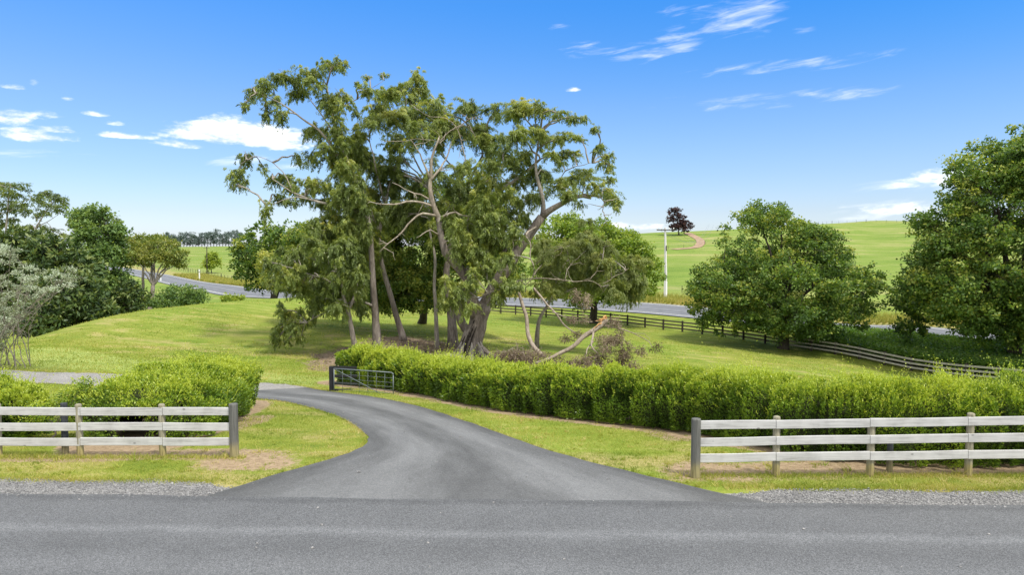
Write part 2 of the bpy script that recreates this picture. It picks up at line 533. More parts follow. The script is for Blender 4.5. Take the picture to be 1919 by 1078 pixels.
def grass_ground_mat():
    m, t = new_mat('grass_ground')
    v = pos(t)
    soil = t.n('ShaderNodeAttribute', attribute_name='soil').outputs['Fac']
    dry = t.n('ShaderNodeAttribute', attribute_name='dry').outputs['Fac']
    lit = t.n('ShaderNodeAttribute', attribute_name='litter').outputs['Fac']
    hill = t.n('ShaderNodeAttribute', attribute_name='far').outputs['Fac']
    big = t.noise(v, 0.09, 4, 0.55)
    med = t.noise(pos(t, (1, 1.6, 1)), 0.55, 5, 0.6, 0.4)
    mow = t.noise(pos(t, (0.14, 1.1, 1)), 0.9, 4, 0.6)
    fine = t.noise(v, 7.0, 5, 0.7)
    vf = t.noise(v, 38.0, 3, 0.7)
    g = t.m('ADD', t.m('MULTIPLY', med, 0.42), t.m('ADD', t.m('MULTIPLY', fine, 0.26), t.m('MULTIPLY', mow, 0.32)))
    c = t.ramp(g, [(0.32, (0.095, 0.145, 0.022)), (0.44, (0.18, 0.222, 0.034)), (0.53, (0.25, 0.268, 0.052)), (0.64, (0.38, 0.33, 0.125))])
    c = t.mix(t.mapr(big, 0.35, 0.66), c, t.mix(1.0, c, (0.82, 1.0, 0.8), 'MULTIPLY'))
    # far pasture: paler, evenly grazed
    mp = t.noise(pos(t, (0.05, 0.12, 0.3)), 0.8, 5, 0.6, 0.5)
    hc = t.ramp(t.m('ADD', t.m('MULTIPLY', mp, 0.6), t.m('ADD', t.m('MULTIPLY', med, 0.15), t.m('MULTIPLY', t.noise(pos(t, (0.01, 0.02, 0.5)), 1.5, 3, 0.6), 0.25))), [(0.34, (0.115, 0.19, 0.028)), (0.48, (0.18, 0.25, 0.045)), (0.62, (0.30, 0.30, 0.11))])
    c = t.mix(hill, c, hc)
    mo = t.n('ShaderNodeAttribute', attribute_name='mown').outputs['Fac']
    c = t.mix(t.m('MULTIPLY', mo, 0.85), c, t.ramp(t.m('ADD', t.m('MULTIPLY', mow, 0.6), t.m('MULTIPLY', fine, 0.4)), [(0.32, (0.23, 0.30, 0.075)), (0.68, (0.37, 0.42, 0.14))]))
    # dry patches
    dfac = t.mapr(t.m('ADD', dry, t.m('MULTIPLY', t.m('SUBTRACT', med, 0.5), 1.3)), 0.35, 0.85)
    c = t.mix(t.m('MULTIPLY', dfac, 0.8), c, t.ramp(fine, [(0.3, (0.27, 0.225, 0.085)), (0.7, (0.45, 0.37, 0.18))]))
    c = t.mix(t.mapr(vf, 0.35, 0.7), t.mix(1.0, c, (0.62, 0.66, 0.6), 'MULTIPLY'), t.mix(1.0, c, (1.18, 1.14, 1.1), 'MULTIPLY'))
    sc = t.ramp(t.m('ADD', t.m('MULTIPLY', fine, 0.6), t.m('MULTIPLY', vf, 0.4)), [(0.32, (0.13, 0.09, 0.055)), (0.5, (0.27, 0.20, 0.125)), (0.7, (0.42, 0.33, 0.22))])
    sf = t.mapr(t.m('ADD', soil, t.m('ADD', t.m('MULTIPLY', t.m('SUBTRACT', fine, 0.5), 1.2), t.m('MULTIPLY', t.m('SUBTRACT', med, 0.5), 1.2))), 0.34, 0.74)
    c = t.mix(sf, c, sc)
    lc = t.ramp(t.m('ADD', t.m('MULTIPLY', fine, 0.5), t.m('MULTIPLY', vf, 0.5)), [(0.3, (0.08, 0.055, 0.04)), (0.5, (0.23, 0.165, 0.12)), (0.7, (0.40, 0.32, 0.24))])
    lf = t.mapr(t.m('ADD', lit, t.m('MULTIPLY', t.m('SUBTRACT', med, 0.5), 1.6)), 0.35, 0.6)
    c = t.mix(t.m('MULTIPLY', lf, 0.92), c, lc)
    h = t.m('ADD', t.m('MULTIPLY', fine, 0.7), t.m('MULTIPLY', vf, 0.3))
    finish(t, c, 0.95, 0.1, h, 0.5, 0.06)
    return m


def asphalt_mat(name, kind):
    m, t = new_mat(name)
    v = pos(t)
    uvn = t.n('ShaderNodeUVMap').outputs[0]
    sep = t.n('ShaderNodeSeparateXYZ'); t.link(uvn, sep.inputs[0])
    along, across = sep.outputs[0], sep.outputs[1]
    vo = t.n('ShaderNodeTexVoronoi', Scale=75.0 if kind == 'road' else 110.0)
    t.link(v, vo.inputs['Vector'])
    chip = vo.outputs['Color']
    chipv = t.n('ShaderNodeSeparateColor'); t.link(chip, chipv.inputs[0])
    n1 = t.noise(v, 0.7, 5, 0.6)
    n2 = t.noise(v, 22.0, 4, 0.7)
    wv = t.noise(pos(t, (0.35, 1.0, 1)), 1.6, 4, 0.6)
    if kind == 'road':
        b = t.ramp(t.m('ADD', t.m('MULTIPLY', chipv.outputs[0], 0.55), t.m('MULTIPLY', n2, 0.45)), [(0.15, (0.056, 0.058, 0.060)), (0.5, (0.106, 0.109, 0.112)), (0.85, (0.185, 0.189, 0.193))])
        d = t.m('ADD', across, t.m('MULTIPLY', t.m('SUBTRACT', wv, 0.5), 0.5))
        bands = None
        for c0, wd, am in ((1.62, 0.26, 0.75), (3.1, 0.5, 0.35), (0.12, 0.22, -0.55), (2.3, 0.4, -0.22)):
            g = t.m('SUBTRACT', 1.0, t.m('ABSOLUTE', t.m('MULTIPLY', t.m('SUBTRACT', d, c0), 1 / wd)), clamp=True)
            g = t.m('MULTIPLY', g, am)
            bands = g if bands is None else t.m('ADD', bands, g)
        k = t.m('ADD', t.m('ADD', 1.0, t.m('MULTIPLY', bands, 0.42)), t.m('MULTIPLY', t.m('SUBTRACT', n1, 0.5), 0.35))
    else:
        b = t.ramp(t.m('ADD', t.m('MULTIPLY', chipv.outputs[0], 0.4), t.m('MULTIPLY', n2, 0.6)), [(0.2, (0.070, 0.072, 0.072)), (0.5, (0.110, 0.112, 0.112)), (0.8, (0.172, 0.175, 0.176))])
        st = t.n('ShaderNodeCombineXYZ'); t.link(t.m('MULTIPLY', along, 0.045), st.inputs[0]); t.link(t.m('MULTIPLY', across, 1.0), st.inputs[1])
        streak = t.noise(st.outputs[0], 9.0, 5, 0.62, 0.2)
        bands = None
        for c0, wd, am in ((0.27, 0.17, 0.6), (0.74, 0.17, 0.7), (0.51, 0.14, -0.22), (0.03, 0.10, -0.35), (0.98, 0.09, -0.35)):
            g = t.m('SUBTRACT', 1.0, t.m('ABSOLUTE', t.m('MULTIPLY', t.m('SUBTRACT', across, c0), 1 / wd)), clamp=True)
            g = t.m('MULTIPLY', g, am)
            bands = g if bands is None else t.m('ADD', bands, g)
        k = t.m('ADD', t.m('ADD', 1.0, t.m('MULTIPLY', bands, 0.62)), t.m('ADD', t.m('MULTIPLY', t.m('SUBTRACT', streak, 0.5), 1.25), t.m('MULTIPLY', t.m('SUBTRACT', n1, 0.5), 0.3)))
    kc = t.n('ShaderNodeCombineXYZ')
    for i in range(3): t.link(k, kc.inputs[i])
    c = t.mix(1.0, b, kc.outputs[0], 'MULTIPLY')
    finish(t, c, 0.85, 0.25, t.m('ADD', chipv.outputs[0], n2), 0.5, 0.012)
    return m


def gravel_mat(name, a, b, c_, scale=26):
    m, t = new_mat(name)
    v = pos(t)
    vo = t.n('ShaderNodeTexVoronoi', Scale=scale); t.link(v, vo.inputs['Vector'])
    s = t.n('ShaderNodeSeparateColor'); t.link(vo.outputs['Color'], s.inputs[0])
    n = t.noise(v, 1.1, 4, 0.6)
    c = t.ramp(t.m('ADD', t.m('MULTIPLY', s.outputs[0], 0.6), t.m('MULTIPLY', n, 0.4)), [(0.15, a), (0.5, b), (0.85, c_)])
    finish(t, c, 0.9, 0.2, vo.outputs['Distance'], 0.7, 0.03)
    return m


def wood_mat(name, lo, mid, hi, scale=(1.2, 30, 30), knots=True):
    m, t = new_mat(name)
    co = t.n('ShaderNodeTexCoord').outputs['Object']
    mp = t.n('ShaderNodeMapping'); mp.inputs['Scale'].default_value = scale
    t.link(co, mp.inputs[0])
    g = t.noise(mp.outputs[0], 1.0, 5, 0.65, 0.6)
    n2 = t.noise(co, 2.3, 4, 0.6)
    c = t.ramp(t.m('ADD', t.m('MULTIPLY', g, 0.6), t.m('MULTIPLY', n2, 0.4)), [(0.3, lo), (0.5, mid), (0.7, hi)])
    if knots:
        vo = t.n('ShaderNodeTexVoronoi', Scale=2.2)
        mk = t.n('ShaderNodeMapping'); mk.inputs['Scale'].default_value = (0.9, 0.9, 1.6)
        t.link(co, mk.inputs[0]); t.link(mk.outputs[0], vo.inputs['Vector'])
        kf = t.mapr(vo.outputs['Distance'], 0.04, 0.10, 1.0, 0.0)
        c = t.mix(t.m('MULTIPLY', kf, 0.7), c, tuple(0.45 * x for x in lo))
    finish(t, c, 0.8, 0.25, g, 0.25, 0.006)
    return m


def post_mat(name, top, bottom, zsplit, soft=0.12, gr=None):
    """timber post: its upper part painted or weathered, its foot bare"""
    m, t = new_mat(name)
    co = t.n('ShaderNodeTexCoord').outputs['Object']
    sep = t.n('ShaderNodeSeparateXYZ'); t.link(co, sep.inputs[0])
    mp = t.n('ShaderNodeMapping'); mp.inputs['Scale'].default_value = (24, 24, 1.5)
    t.link(co, mp.inputs[0])
    g = t.noise(mp.outputs[0], 1.0, 5, 0.65, 0.4)
    n2 = t.noise(co, 5.0, 4, 0.6)
    zz = t.m('ADD', sep.outputs[2], t.m('MULTIPLY', t.m('SUBTRACT', n2, 0.5), 0.35))
    f = t.mapr(zz, zsplit - soft, zsplit + soft)
    c = t.mix(f, bottom, top)
    k = t.ramp(g, [(0.3, 0.55), (0.7, 1.3)])
    c = t.mix(1.0, c, k, 'MULTIPLY')
    finish(t, c, 0.85, 0.2, g, 0.4, 0.008)
    return m


def plain_mat(name, c, rough=0.7, spec=0.3, metal=0.0, var=0.25, scale=6):
    m, t = new_mat(name)
    n = t.noise(pos(t), scale, 4, 0.6)
    k = t.ramp(n, [(0.3, 1 - var), (0.7, 1 + var)])
    finish(t, t.mix(1.0, tuple(c), k, 'MULTIPLY'), rough, spec, None, metal=metal)
    return m


M = {}
M['grass'] = grass_ground_mat()
M['road'] = asphalt_mat('road_chipseal', 'road')
M['drive'] = asphalt_mat('drive_asphalt', 'drive')
M['gravel'] = gravel_mat('gravel_bed', (0.13, 0.13, 0.132), (0.24, 0.238, 0.234), (0.37, 0.36, 0.345), 45)
M['lane'] = gravel_mat('lane_gravel', (0.14, 0.13, 0.12), (0.26, 0.25, 0.235), (0.40, 0.385, 0.36), 40)
M['stone'] = gravel_mat('stone', (0.12, 0.12, 0.122), (0.225, 0.223, 0.22), (0.37, 0.36, 0.34), 30)
M['track'] = plain_mat('track_dirt', (0.30, 0.21, 0.14), 0.95, 0.1, 0, 0.3, 0.6)
M['rail'] = wood_mat('white_rail', (0.24, 0.235, 0.225), (0.46, 0.455, 0.445), (0.58, 0.575, 0.565))
M['post'] = post_mat('round_post', (0.26, 0.24, 0.17), (0.30, 0.25, 0.11), 0.25)
M['endpost'] = post_mat('end_post', (0.125, 0.125, 0.115), (0.27, 0.235, 0.12), 0.30, 0.18)
M['darkpost'] = post_mat('dark_post', (0.05, 0.055, 0.06), (0.26, 0.22, 0.12), 0.22)
M['blackwood'] = plain_mat('black_wood', (0.018, 0.019, 0.021), 0.7, 0.3)
M['brownrail'] = wood_mat('paddock_rail', (0.07, 0.06, 0.045), (0.12, 0.105, 0.08), (0.18, 0.165, 0.13), (1, 12, 12), False)
M['greyrail'] = wood_mat('grey_rail', (0.24, 0.225, 0.18), (0.36, 0.345, 0.29), (0.47, 0.455, 0.39), (1, 12, 12), False)
M['fpost'] = plain_mat('fence_post_wood', (0.05, 0.042, 0.034), 0.85, 0.2)
M['wire'] = plain_mat('fence_wire', (0.22, 0.22, 0.21), 0.5, 0.4)
M['galv'] = plain_mat('galvanised', (0.15, 0.175, 0.185), 0.5, 0.4, 0.2, 0.15)
M['concrete'] = plain_mat('pole_concrete', (0.66, 0.65, 0.62), 0.85, 0.2, 0, 0.1, 2)
M['white'] = plain_mat('white_paint', (0.78, 0.78, 0.76), 0.6, 0.3, 0, 0.06)
M['linewhite'] = plain_mat('line_paint', (0.6, 0.6, 0.58), 0.7, 0.2, 0, 0.2, 3)
M['gumbark'] = bark_mat('gum_bark', (0.055, 0.046, 0.038), (0.15, 0.125, 0.105), (0.33, 0.29, 0.25), 0.22, 9.0, ((0.15, 0.13, 0.105), (0.42, 0.38, 0.325)))
M['paleb'] = bark_mat('pale_bark', (0.11, 0.09, 0.07), (0.29, 0.245, 0.19), (0.50, 0.45, 0.37), 0.3, 7)
M['darkbark'] = bark_mat('dark_bark', (0.025, 0.02, 0.016), (0.06, 0.05, 0.04), (0.11, 0.095, 0.075))
M['deadwood'] = bark_mat('dead_wood', (0.12, 0.095, 0.07), (0.28, 0.23, 0.18), (0.46, 0.40, 0.33), 0.4, 8)
M['char'] = bark_mat('charred', (0.01, 0.009, 0.009), (0.028, 0.022, 0.018), (0.10, 0.08, 0.065))
M['splinter'] = bark_mat('splintered_wood', (0.30, 0.14, 0.05), (0.52, 0.28, 0.11), (0.66, 0.46, 0.26), 0.2, 8)
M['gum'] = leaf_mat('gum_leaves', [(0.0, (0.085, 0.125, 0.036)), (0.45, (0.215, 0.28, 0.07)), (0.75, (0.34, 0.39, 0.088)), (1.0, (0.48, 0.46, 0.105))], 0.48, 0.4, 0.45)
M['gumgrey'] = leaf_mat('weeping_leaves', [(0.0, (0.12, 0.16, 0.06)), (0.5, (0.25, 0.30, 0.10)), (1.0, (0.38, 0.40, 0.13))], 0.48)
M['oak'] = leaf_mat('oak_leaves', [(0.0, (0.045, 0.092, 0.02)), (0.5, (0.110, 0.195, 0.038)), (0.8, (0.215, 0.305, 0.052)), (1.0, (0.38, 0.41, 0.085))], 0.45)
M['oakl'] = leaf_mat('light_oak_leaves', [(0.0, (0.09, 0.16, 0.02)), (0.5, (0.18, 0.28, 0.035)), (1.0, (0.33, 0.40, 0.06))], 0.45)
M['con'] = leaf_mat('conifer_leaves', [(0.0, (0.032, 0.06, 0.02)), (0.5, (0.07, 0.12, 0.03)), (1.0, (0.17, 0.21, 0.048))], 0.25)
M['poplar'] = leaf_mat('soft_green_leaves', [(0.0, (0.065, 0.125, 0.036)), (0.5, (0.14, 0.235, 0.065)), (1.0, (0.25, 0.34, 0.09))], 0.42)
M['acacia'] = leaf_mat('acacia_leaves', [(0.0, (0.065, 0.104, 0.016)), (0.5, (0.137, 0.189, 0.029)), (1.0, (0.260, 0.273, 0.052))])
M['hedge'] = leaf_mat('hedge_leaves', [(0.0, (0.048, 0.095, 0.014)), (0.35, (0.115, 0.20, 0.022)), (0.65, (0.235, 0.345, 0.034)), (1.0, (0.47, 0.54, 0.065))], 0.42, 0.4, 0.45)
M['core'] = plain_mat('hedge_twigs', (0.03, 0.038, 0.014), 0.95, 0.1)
M['pale'] = leaf_mat('pale_silver_leaves', [(0.0, (0.13, 0.14, 0.085)), (0.5, (0.27, 0.30, 0.19)), (1.0, (0.48, 0.54, 0.42))], 0.3, 0.6, 0.2, (1.1, 1.1, 0.8))
M['dead'] = leaf_mat('dead_leaves', [(0.0, (0.085, 0.064, 0.044)), (0.5, (0.215, 0.168, 0.118)), (1.0, (0.37, 0.30, 0.22))], 0.2, 0.8, 0.1, (1.1, 1.0, 0.85))
M['copper'] = leaf_mat('copper_leaves', [(0.0, (0.022, 0.014, 0.016)), (0.5, (0.055, 0.028, 0.028)), (1.0, (0.12, 0.055, 0.045))], 0.2, 0.5, 0.3, (1.2, 0.8, 0.7))
M['pine'] = leaf_mat('far_pine_needles', [(0.0, (0.060, 0.090, 0.084)), (0.5, (0.102, 0.144, 0.132)), (1.0, (0.156, 0.198, 0.168))], 0.1)
M['aga'] = leaf_mat('agapanthus_leaves', [(0.0, (0.06, 0.13, 0.025)), (0.5, (0.15, 0.27, 0.045)), (1.0, (0.30, 0.42, 0.08))], 0.4, 0.35, 0.5)
M['blue'] = plain_mat('blue_petals', (0.20, 0.28, 0.62), 0.6, 0.2)
M['whitep'] = plain_mat('white_petals', (0.75, 0.76, 0.78), 0.6, 0.2)
M['blade'] = leaf_mat('grass_blades', [(0.0, (0.12, 0.20, 0.025)), (0.5, (0.28, 0.33, 0.05)), (0.8, (0.41, 0.385, 0.095)), (1.0, (0.57, 0.46, 0.22))], 0.35, 0.6, 0.2)
M['long'] = leaf_mat('long_grass_blades', [(0.0, (0.20, 0.24, 0.04)), (0.5, (0.40, 0.38, 0.085)), (1.0, (0.58, 0.48, 0.19))], 0.4, 0.7, 0.15, (1.1, 1.05, .7))

# ------------------------------------------------------------------ plan layout of the drive, hedges and gums
DL = [G(*p) for p in [(372, 936), (520, 890), (600, 868), (655, 850), (684, 834), (684, 815), (645, 787), (585, 766), (520, 752)]]
DR = [G(*p) for p in [(1440, 946), (1300, 914), (1200, 890), (1100, 865), (1000, 836), (900, 800), (850, 783), (800, 767), (740, 752), (680, 742), (620, 735)]]
END_L = [(-12.5, 29.3), (-15.5, 31.0), (-20, 32.3), (-27, 33.2), (-45, 33.5)]
END_R = [(-11.2, 34.4), (-14, 35.6), (-19, 36.2), (-27, 36.6), (-45, 36.8)]
EL_ = np.array([p[:2] for p in DL] + END_L)
ER_ = np.array([p[:2] for p in DR] + END_R)
DRIVE_L = catmull(EL_, 160)
DRIVE_R = catmull(ER_, 160)
DRIVE_POLY = np.vstack([DRIVE_L, DRIVE_R[::-1]])
E0, E1 = G(0, 930), G(1919, 952)          # edge of the near road
ED = (E1 - E0)[:2]; ED /= np.linalg.norm(ED)
EN = np.array([ED[1], -ED[0]])            # towards the camera
def road_edge(X):
    return E0[1] + (X - E0[0]) * ED[1] / ED[0]
HEDGE_R = [(-8.9, 36.0), (-5.6, 33.2), (-2.6, 29.2), (-0.5, 26.0), (1.6, 23.6), (3.9, 21.9), (5.8, 20.2), (6.9, 18.6), (8.1, 17.2), (10.5, 16.85), (15.5, 16.8), (20, 16.75)]
HEDGE_L = [(-10.35, 18.4), (-10.5, 21), (-10.9, 24), (-11.3, 26.4)]
GUM_BASE = [G(666, 668), G(706, 655), G(755, 640), G(820, 660), G(848, 656), G(884, 672)]


def build_terrain():
    s = np.geomspace(4, 9030, 900)           # Y + 30 from behind the camera to the horizon
    Y = s - 30
    near = (Y > 12) & (Y < 45)
    Y = np.unique(np.r_[Y, np.arange(13, 45, 0.16)])
    u = np.linspace(-1, 1, 340)
    u = np.sign(u) * np.abs(u) ** 1.25 * 1.25
    YY, UU = np.meshgrid(Y, u, indexing='ij')
    XX = UU * np.maximum(YY + 12, 30)
    ZZ = zt(XX, YY)
    X, Yf = XX.ravel(), YY.ravel()
    soil = np.zeros(X.size); dry = np.zeros(X.size); mown = np.zeros(X.size); lit = np.zeros(X.size)
    nm = (Yf > 12) & (Yf < 62) & (np.abs(X) < 60)
    x, y = X[nm], Yf[nm]
    sl = np.zeros(x.size)
    d = dist_path(x, y, HEDGE_R); sl = np.maximum(sl, np.clip((1.75 - d) / 0.5, 0, 1))
    d = dist_path(x, y, HEDGE_L); sl = np.maximum(sl, np.clip((2.1 - d) / 0.5, 0, 1))
    for (px, py, rx, ry) in [(465, 868, 1.3, .55), (400, 852, 1.8, .5), (1340, 885, 1.2, .7), (1500, 880, 2.2, .6), (1700, 880, 2.5, .35), (300, 852, 1.6, .4), (1290, 815, 1.0, 1.0), (100, 860, 3.0, .25), (470, 790, .5, 1.5)]:
        c = G(px, py)
        sl = np.maximum(sl, np.clip(1.6 - np.hypot((x - c[0]) / rx, (y - c[1]) / ry), 0, 1))
    soil[nm] = sl
    l = np.zeros(x.size)
    for c in GUM_BASE + [G(940, 678), G(990, 685), G(1060, 690), G(1130, 690), G(790, 672), G(720, 672), G(655, 680), G(900, 690)]:
        l = np.maximum(l, np.clip(1.5 - np.hypot((x - c[0]) / 2.6, (y - c[1]) / 2.6), 0, 1))
    lit[nm] = l
    dd = np.full(x.size, 0.0)
    for (px, py, rx, ry, a) in [(300, 640, 6, 1.2, .6), (360, 655, 6, 1.2, .65), (430, 650, 4, 1, .6), (200, 630, 5, 1, .5), (440, 620, 6, 1.5, .5), (350, 600, 8, 2, .45), (520, 640, 4, 1.5, .5), (250, 695, 8, 1.6, .6), (120, 697, 6, 1.5, .6), (560, 665, 3, 2.5, .6), (600, 690, 2, 2, .5), (550, 745, 2.0, .8, .9), (1400, 680, 6, 4, .4),
                             (640, 842, 1.0, .8, .35), (150, 600, 5, 2, .3), (500, 615, 7, 3, .35), (1600, 700, 8, 3, .55), (640, 738, 1.5, .7, .5), (1480, 660, 6, 4, .55)]:
        c = G(px, py)
        dd = np.maximum(dd, a * np.clip(1.4 - np.hypot((x - c[0]) / rx, (y - c[1]) / ry), 0, 1))
    edge = dist_path(x, y, DRIVE_POLY)
    dd = np.maximum(dd, 0.55 * np.clip(1 - edge / 0.4, 0, 1))
    dd = np.maximum(dd, (.55 + .35 * cnoise(x, y * 2, 1.4, 31)) * (y < 17.3))
    dd = np.maximum(dd, .30 + .28 * cnoise(x * .6, y * 1.5, .8, 32) * (y > 17.3))
    mp_ = np.array([G(*q)[:2] for q in [(-60, 652), (20, 655), (130, 653), (260, 675), (400, 690), (520, 701), (640, 709), (640, 726), (500, 724), (380, 713), (280, 701), (150, 692), (-60, 692)]])
    inside = in_poly(x, y, mp_)
    edge = dist_path(x, y, mp_)
    mw = np.clip(.5 + np.where(inside, 1, -1) * edge / .6, 0, 1)
    mown[nm] = mw
    dd = dd * (1 - .7 * mw)
    dry[nm] = dd
    # straw-coloured banks along the far road
    rd = dist_path(X, Yf, np.array(ROAD_C))
    beyond = (Yf > 60) & (rd > 3.5) & (rd < 12) & (Yf > np.interp(X, *np.array(sorted([(p[0], p[1]) for p in ROAD_C])).T))
    dry[beyond] = np.maximum(dry[beyond], 0.75)
    far = np.clip((Yf - 95) / 20, 0, 1)
    nu = len(u)
    i = np.arange(len(Y) - 1)[:, None] * nu; j = np.arange(nu - 1)[None, :]
    Q = np.stack([i + j, i + j + 1, i + nu + j + 1, i + nu + j], -1).reshape(-1, 4)
    o = mesh('ground', np.stack([X, Yf, ZZ.ravel()], -1), Q, M['grass'], attrs={'soil': soil, 'dry': dry, 'litter': lit, 'far': far, 'mown': mown})
    tag(o, 'green rolling grass ground of paddock, lawns and verges', 'ground', kind='structure')


build_terrain()


def ribbon(name, L, R, nx, dz, mat, lab, cat, ragged=0.0):
    L, R = np.asarray(L), np.asarray(R)
    m = len(L)
    t = np.linspace(0, 1, nx)[None, :, None]
    XY = L[:, None, :2] * (1 - t) + R[:, None, :2] * t
    if ragged:
        XY[:, 0] += rng.normal(0, ragged, (m, 2)); XY[:, -1] += rng.normal(0, ragged, (m, 2))
    Z = zt(XY[..., 0], XY[..., 1]) + dz
    V = np.concatenate([XY, Z[..., None]], -1).reshape(-1, 3)
    i = np.arange(m - 1)[:, None] * nx; j = np.arange(nx - 1)[None, :]
    Q = np.stack([i + j, i + nx + j, i + nx + j + 1, i + j + 1], -1).reshape(-1, 4)
    mid = (L[:, :2] + R[:, :2]) / 2
    s = np.r_[0, np.cumsum(np.linalg.norm(np.diff(mid, axis=0), axis=1))]
    uv = np.stack([np.broadcast_to(s[:, None], (m, nx)), np.broadcast_to(t[0, :, 0][None, :], (m, nx))], -1).reshape(-1, 2)
    o = mesh(name, V, Q, mat, uv=uv)
    return tag(o, lab, cat, kind='structure')


def offset_path(C, w):
    C = np.asarray(C)[:, :2]
    tn = np.gradient(C, axis=0); tn /= np.linalg.norm(tn, axis=1)[:, None]
    return C + np.stack([-tn[:, 1], tn[:, 0]], -1) * w


def build_roads():
    # near road: u runs along it, v is the distance from its far edge
    a = np.linspace(-70, 90, 120)
    b = np.array([-0.0, 0.05, 0.5, 1, 2, 3, 4, 5, 6, 7, 7.5])
    V = np.array([[*(E0[:2] + ED * s + EN * (v + (-0.05 + 0.03 * math.sin(s * 1.7) + 0.025 * math.sin(s * 4.1) if v < .04 else 0))), 0.027] for s in a for v in b])
    nb = len(b)
    i = np.arange(len(a) - 1)[:, None] * nb; j = np.arange(nb - 1)[None, :]
    Q = np.stack([i + j, i + j + 1, i + nb + j + 1, i + nb + j], -1).reshape(-1, 4)
    uv = np.array([[s, v] for s in a for v in b])
    tag(mesh('road', V, Q, M['road'], uv=uv), 'grey chip-sealed road across the front with paler wheel streaks', 'road', kind='structure')
    cut = int(np.argmax((DRIVE_L[:, 0] + DRIVE_R[:, 0]) / 2 < -12.2))
    ribbon('gravel_lane', DRIVE_L[cut - 1:], DRIVE_R[cut - 1:], 16, 0.014, M['lane'], 'pale gravel lane leading away behind the hedge from the end of the driveway', 'lane', 0.10)
    ribbon('driveway', DRIVE_L[:cut + 1], DRIVE_R[:cut + 1], 26, 0.020, M['drive'], 'smooth grey asphalt driveway flaring into the road and curving to the gate', 'driveway', 0.025)
    # gravel shoulders
    def strip(p0, p1, far):
        xs = np.linspace(p0, p1, 90)
        near = np.stack([xs, road_edge(xs) - 0.06], -1)
        fr = np.stack([xs, road_edge(xs) + far(xs)], -1)
        return near, fr
    xl = E0[0] - 20
    n, f = strip(xl, DL[0][0] + 0.9, lambda x: 1.02 * np.clip((DL[0][0] + 2.0 - x) / 2.5, 0, 1) + 0.1 * np.sin(x * 2.1) + 0.06 * np.sin(x * 5.3))
    ribbon('gravel_shoulder', n, f, 8, 0.006, M['gravel'], 'loose grey gravel shoulder beside the road before the driveway', 'gravel')
    n, f = strip(DR[0][0] - 1.2, E1[0] + 25, lambda x: 0.92 * np.clip((x - DR[0][0] + 2.0) / 2.5, 0, 1) + 0.1 * np.sin(x * 1.9) + 0.06 * np.sin(x * 4.7))
    ribbon('gravel_shoulder', n, f, 8, 0.006, M['gravel'], 'loose grey gravel shoulder in front of the fence end beyond the driveway', 'gravel')
    # loose gravel drive beside the far lawn
    C = np.array([(-21, 35.4), (-26, 35.8), (-45, 36)])
    # highway behind the paddock
    C = catmull(np.array(ROAD_C)[:, :2], 260)
    ribbon('highway', offset_path(C, -4.6), offset_path(C, 4.6), 14, 0.10, M['road_far'], 'grey highway passing behind the paddock fence', 'road')
    for w in (-3.6, 3.6):
        ribbon('edge_line', offset_path(C, w - .09), offset_path(C, w + .09), 3, 0.125, M['linewhite'], 'thin white edge line painted on the highway', 'road marking')
    tp = [G(*p, 110) for p in [(1287, 437), (1298, 442), (1310, 449), (1313, 456), (1306, 463), (1288, 466), (1262, 468)]]
    C = catmull(np.array(tp)[:, :2], 60)
    ribbon('track', offset_path(C, -1.6), offset_path(C, 1.6), 4, 0.15, M['track'], 'bare brown farm track curving up the hill', 'track')


def far_road_mat():
    m, t = new_mat('highway_seal')
    uvn = t.n('ShaderNodeUVMap').outputs[0]
    sep = t.n('ShaderNodeSeparateXYZ'); t.link(uvn, sep.inputs[0])
    ac = sep.outputs[1]
    n = t.noise(pos(t), 0.8, 4, 0.6)
    k = None
    for c0, am in ((0.22, .5), (0.38, .5), (0.62, .5), (0.78, .5)):
        g = t.m('MULTIPLY', t.m('SUBTRACT', 1.0, t.m('ABSOLUTE', t.m('MULTIPLY', t.m('SUBTRACT', ac, c0), 14.0)), clamp=True), am)
        k = g if k is None else t.m('ADD', k, g)
    c = t.mix(k, t.ramp(n, [(0.3, (0.13, 0.135, 0.145)), (0.7, (0.19, 0.195, 0.205))]), (0.065, 0.068, 0.075))
    finish(t, c, 0.8, 0.3)
    return m


M['road_far'] = far_road_mat()
build_roads()

# ------------------------------------------------------------------ foliage
def unit(v):
    return v / (np.linalg.norm(v, axis=-1, keepdims=True) + 1e-9)


def leaf_quads(p, a, L, W, b=None, fold=0.0):
    n = len(p)
    if b is None:
        b = unit(np.cross(a, unit(rng.normal(size=(n, 3)))))
    L = np.broadcast_to(L, n)[:, None]; W = np.broadcast_to(W, n)[:, None]
    V = np.stack([p, p + a * L * .45 + b * W * .5, p + a * L, p + a * L * .45 - b * W * .5], 1)
    return V.reshape(-1, 3), np.arange(n * 4).reshape(-1, 4)


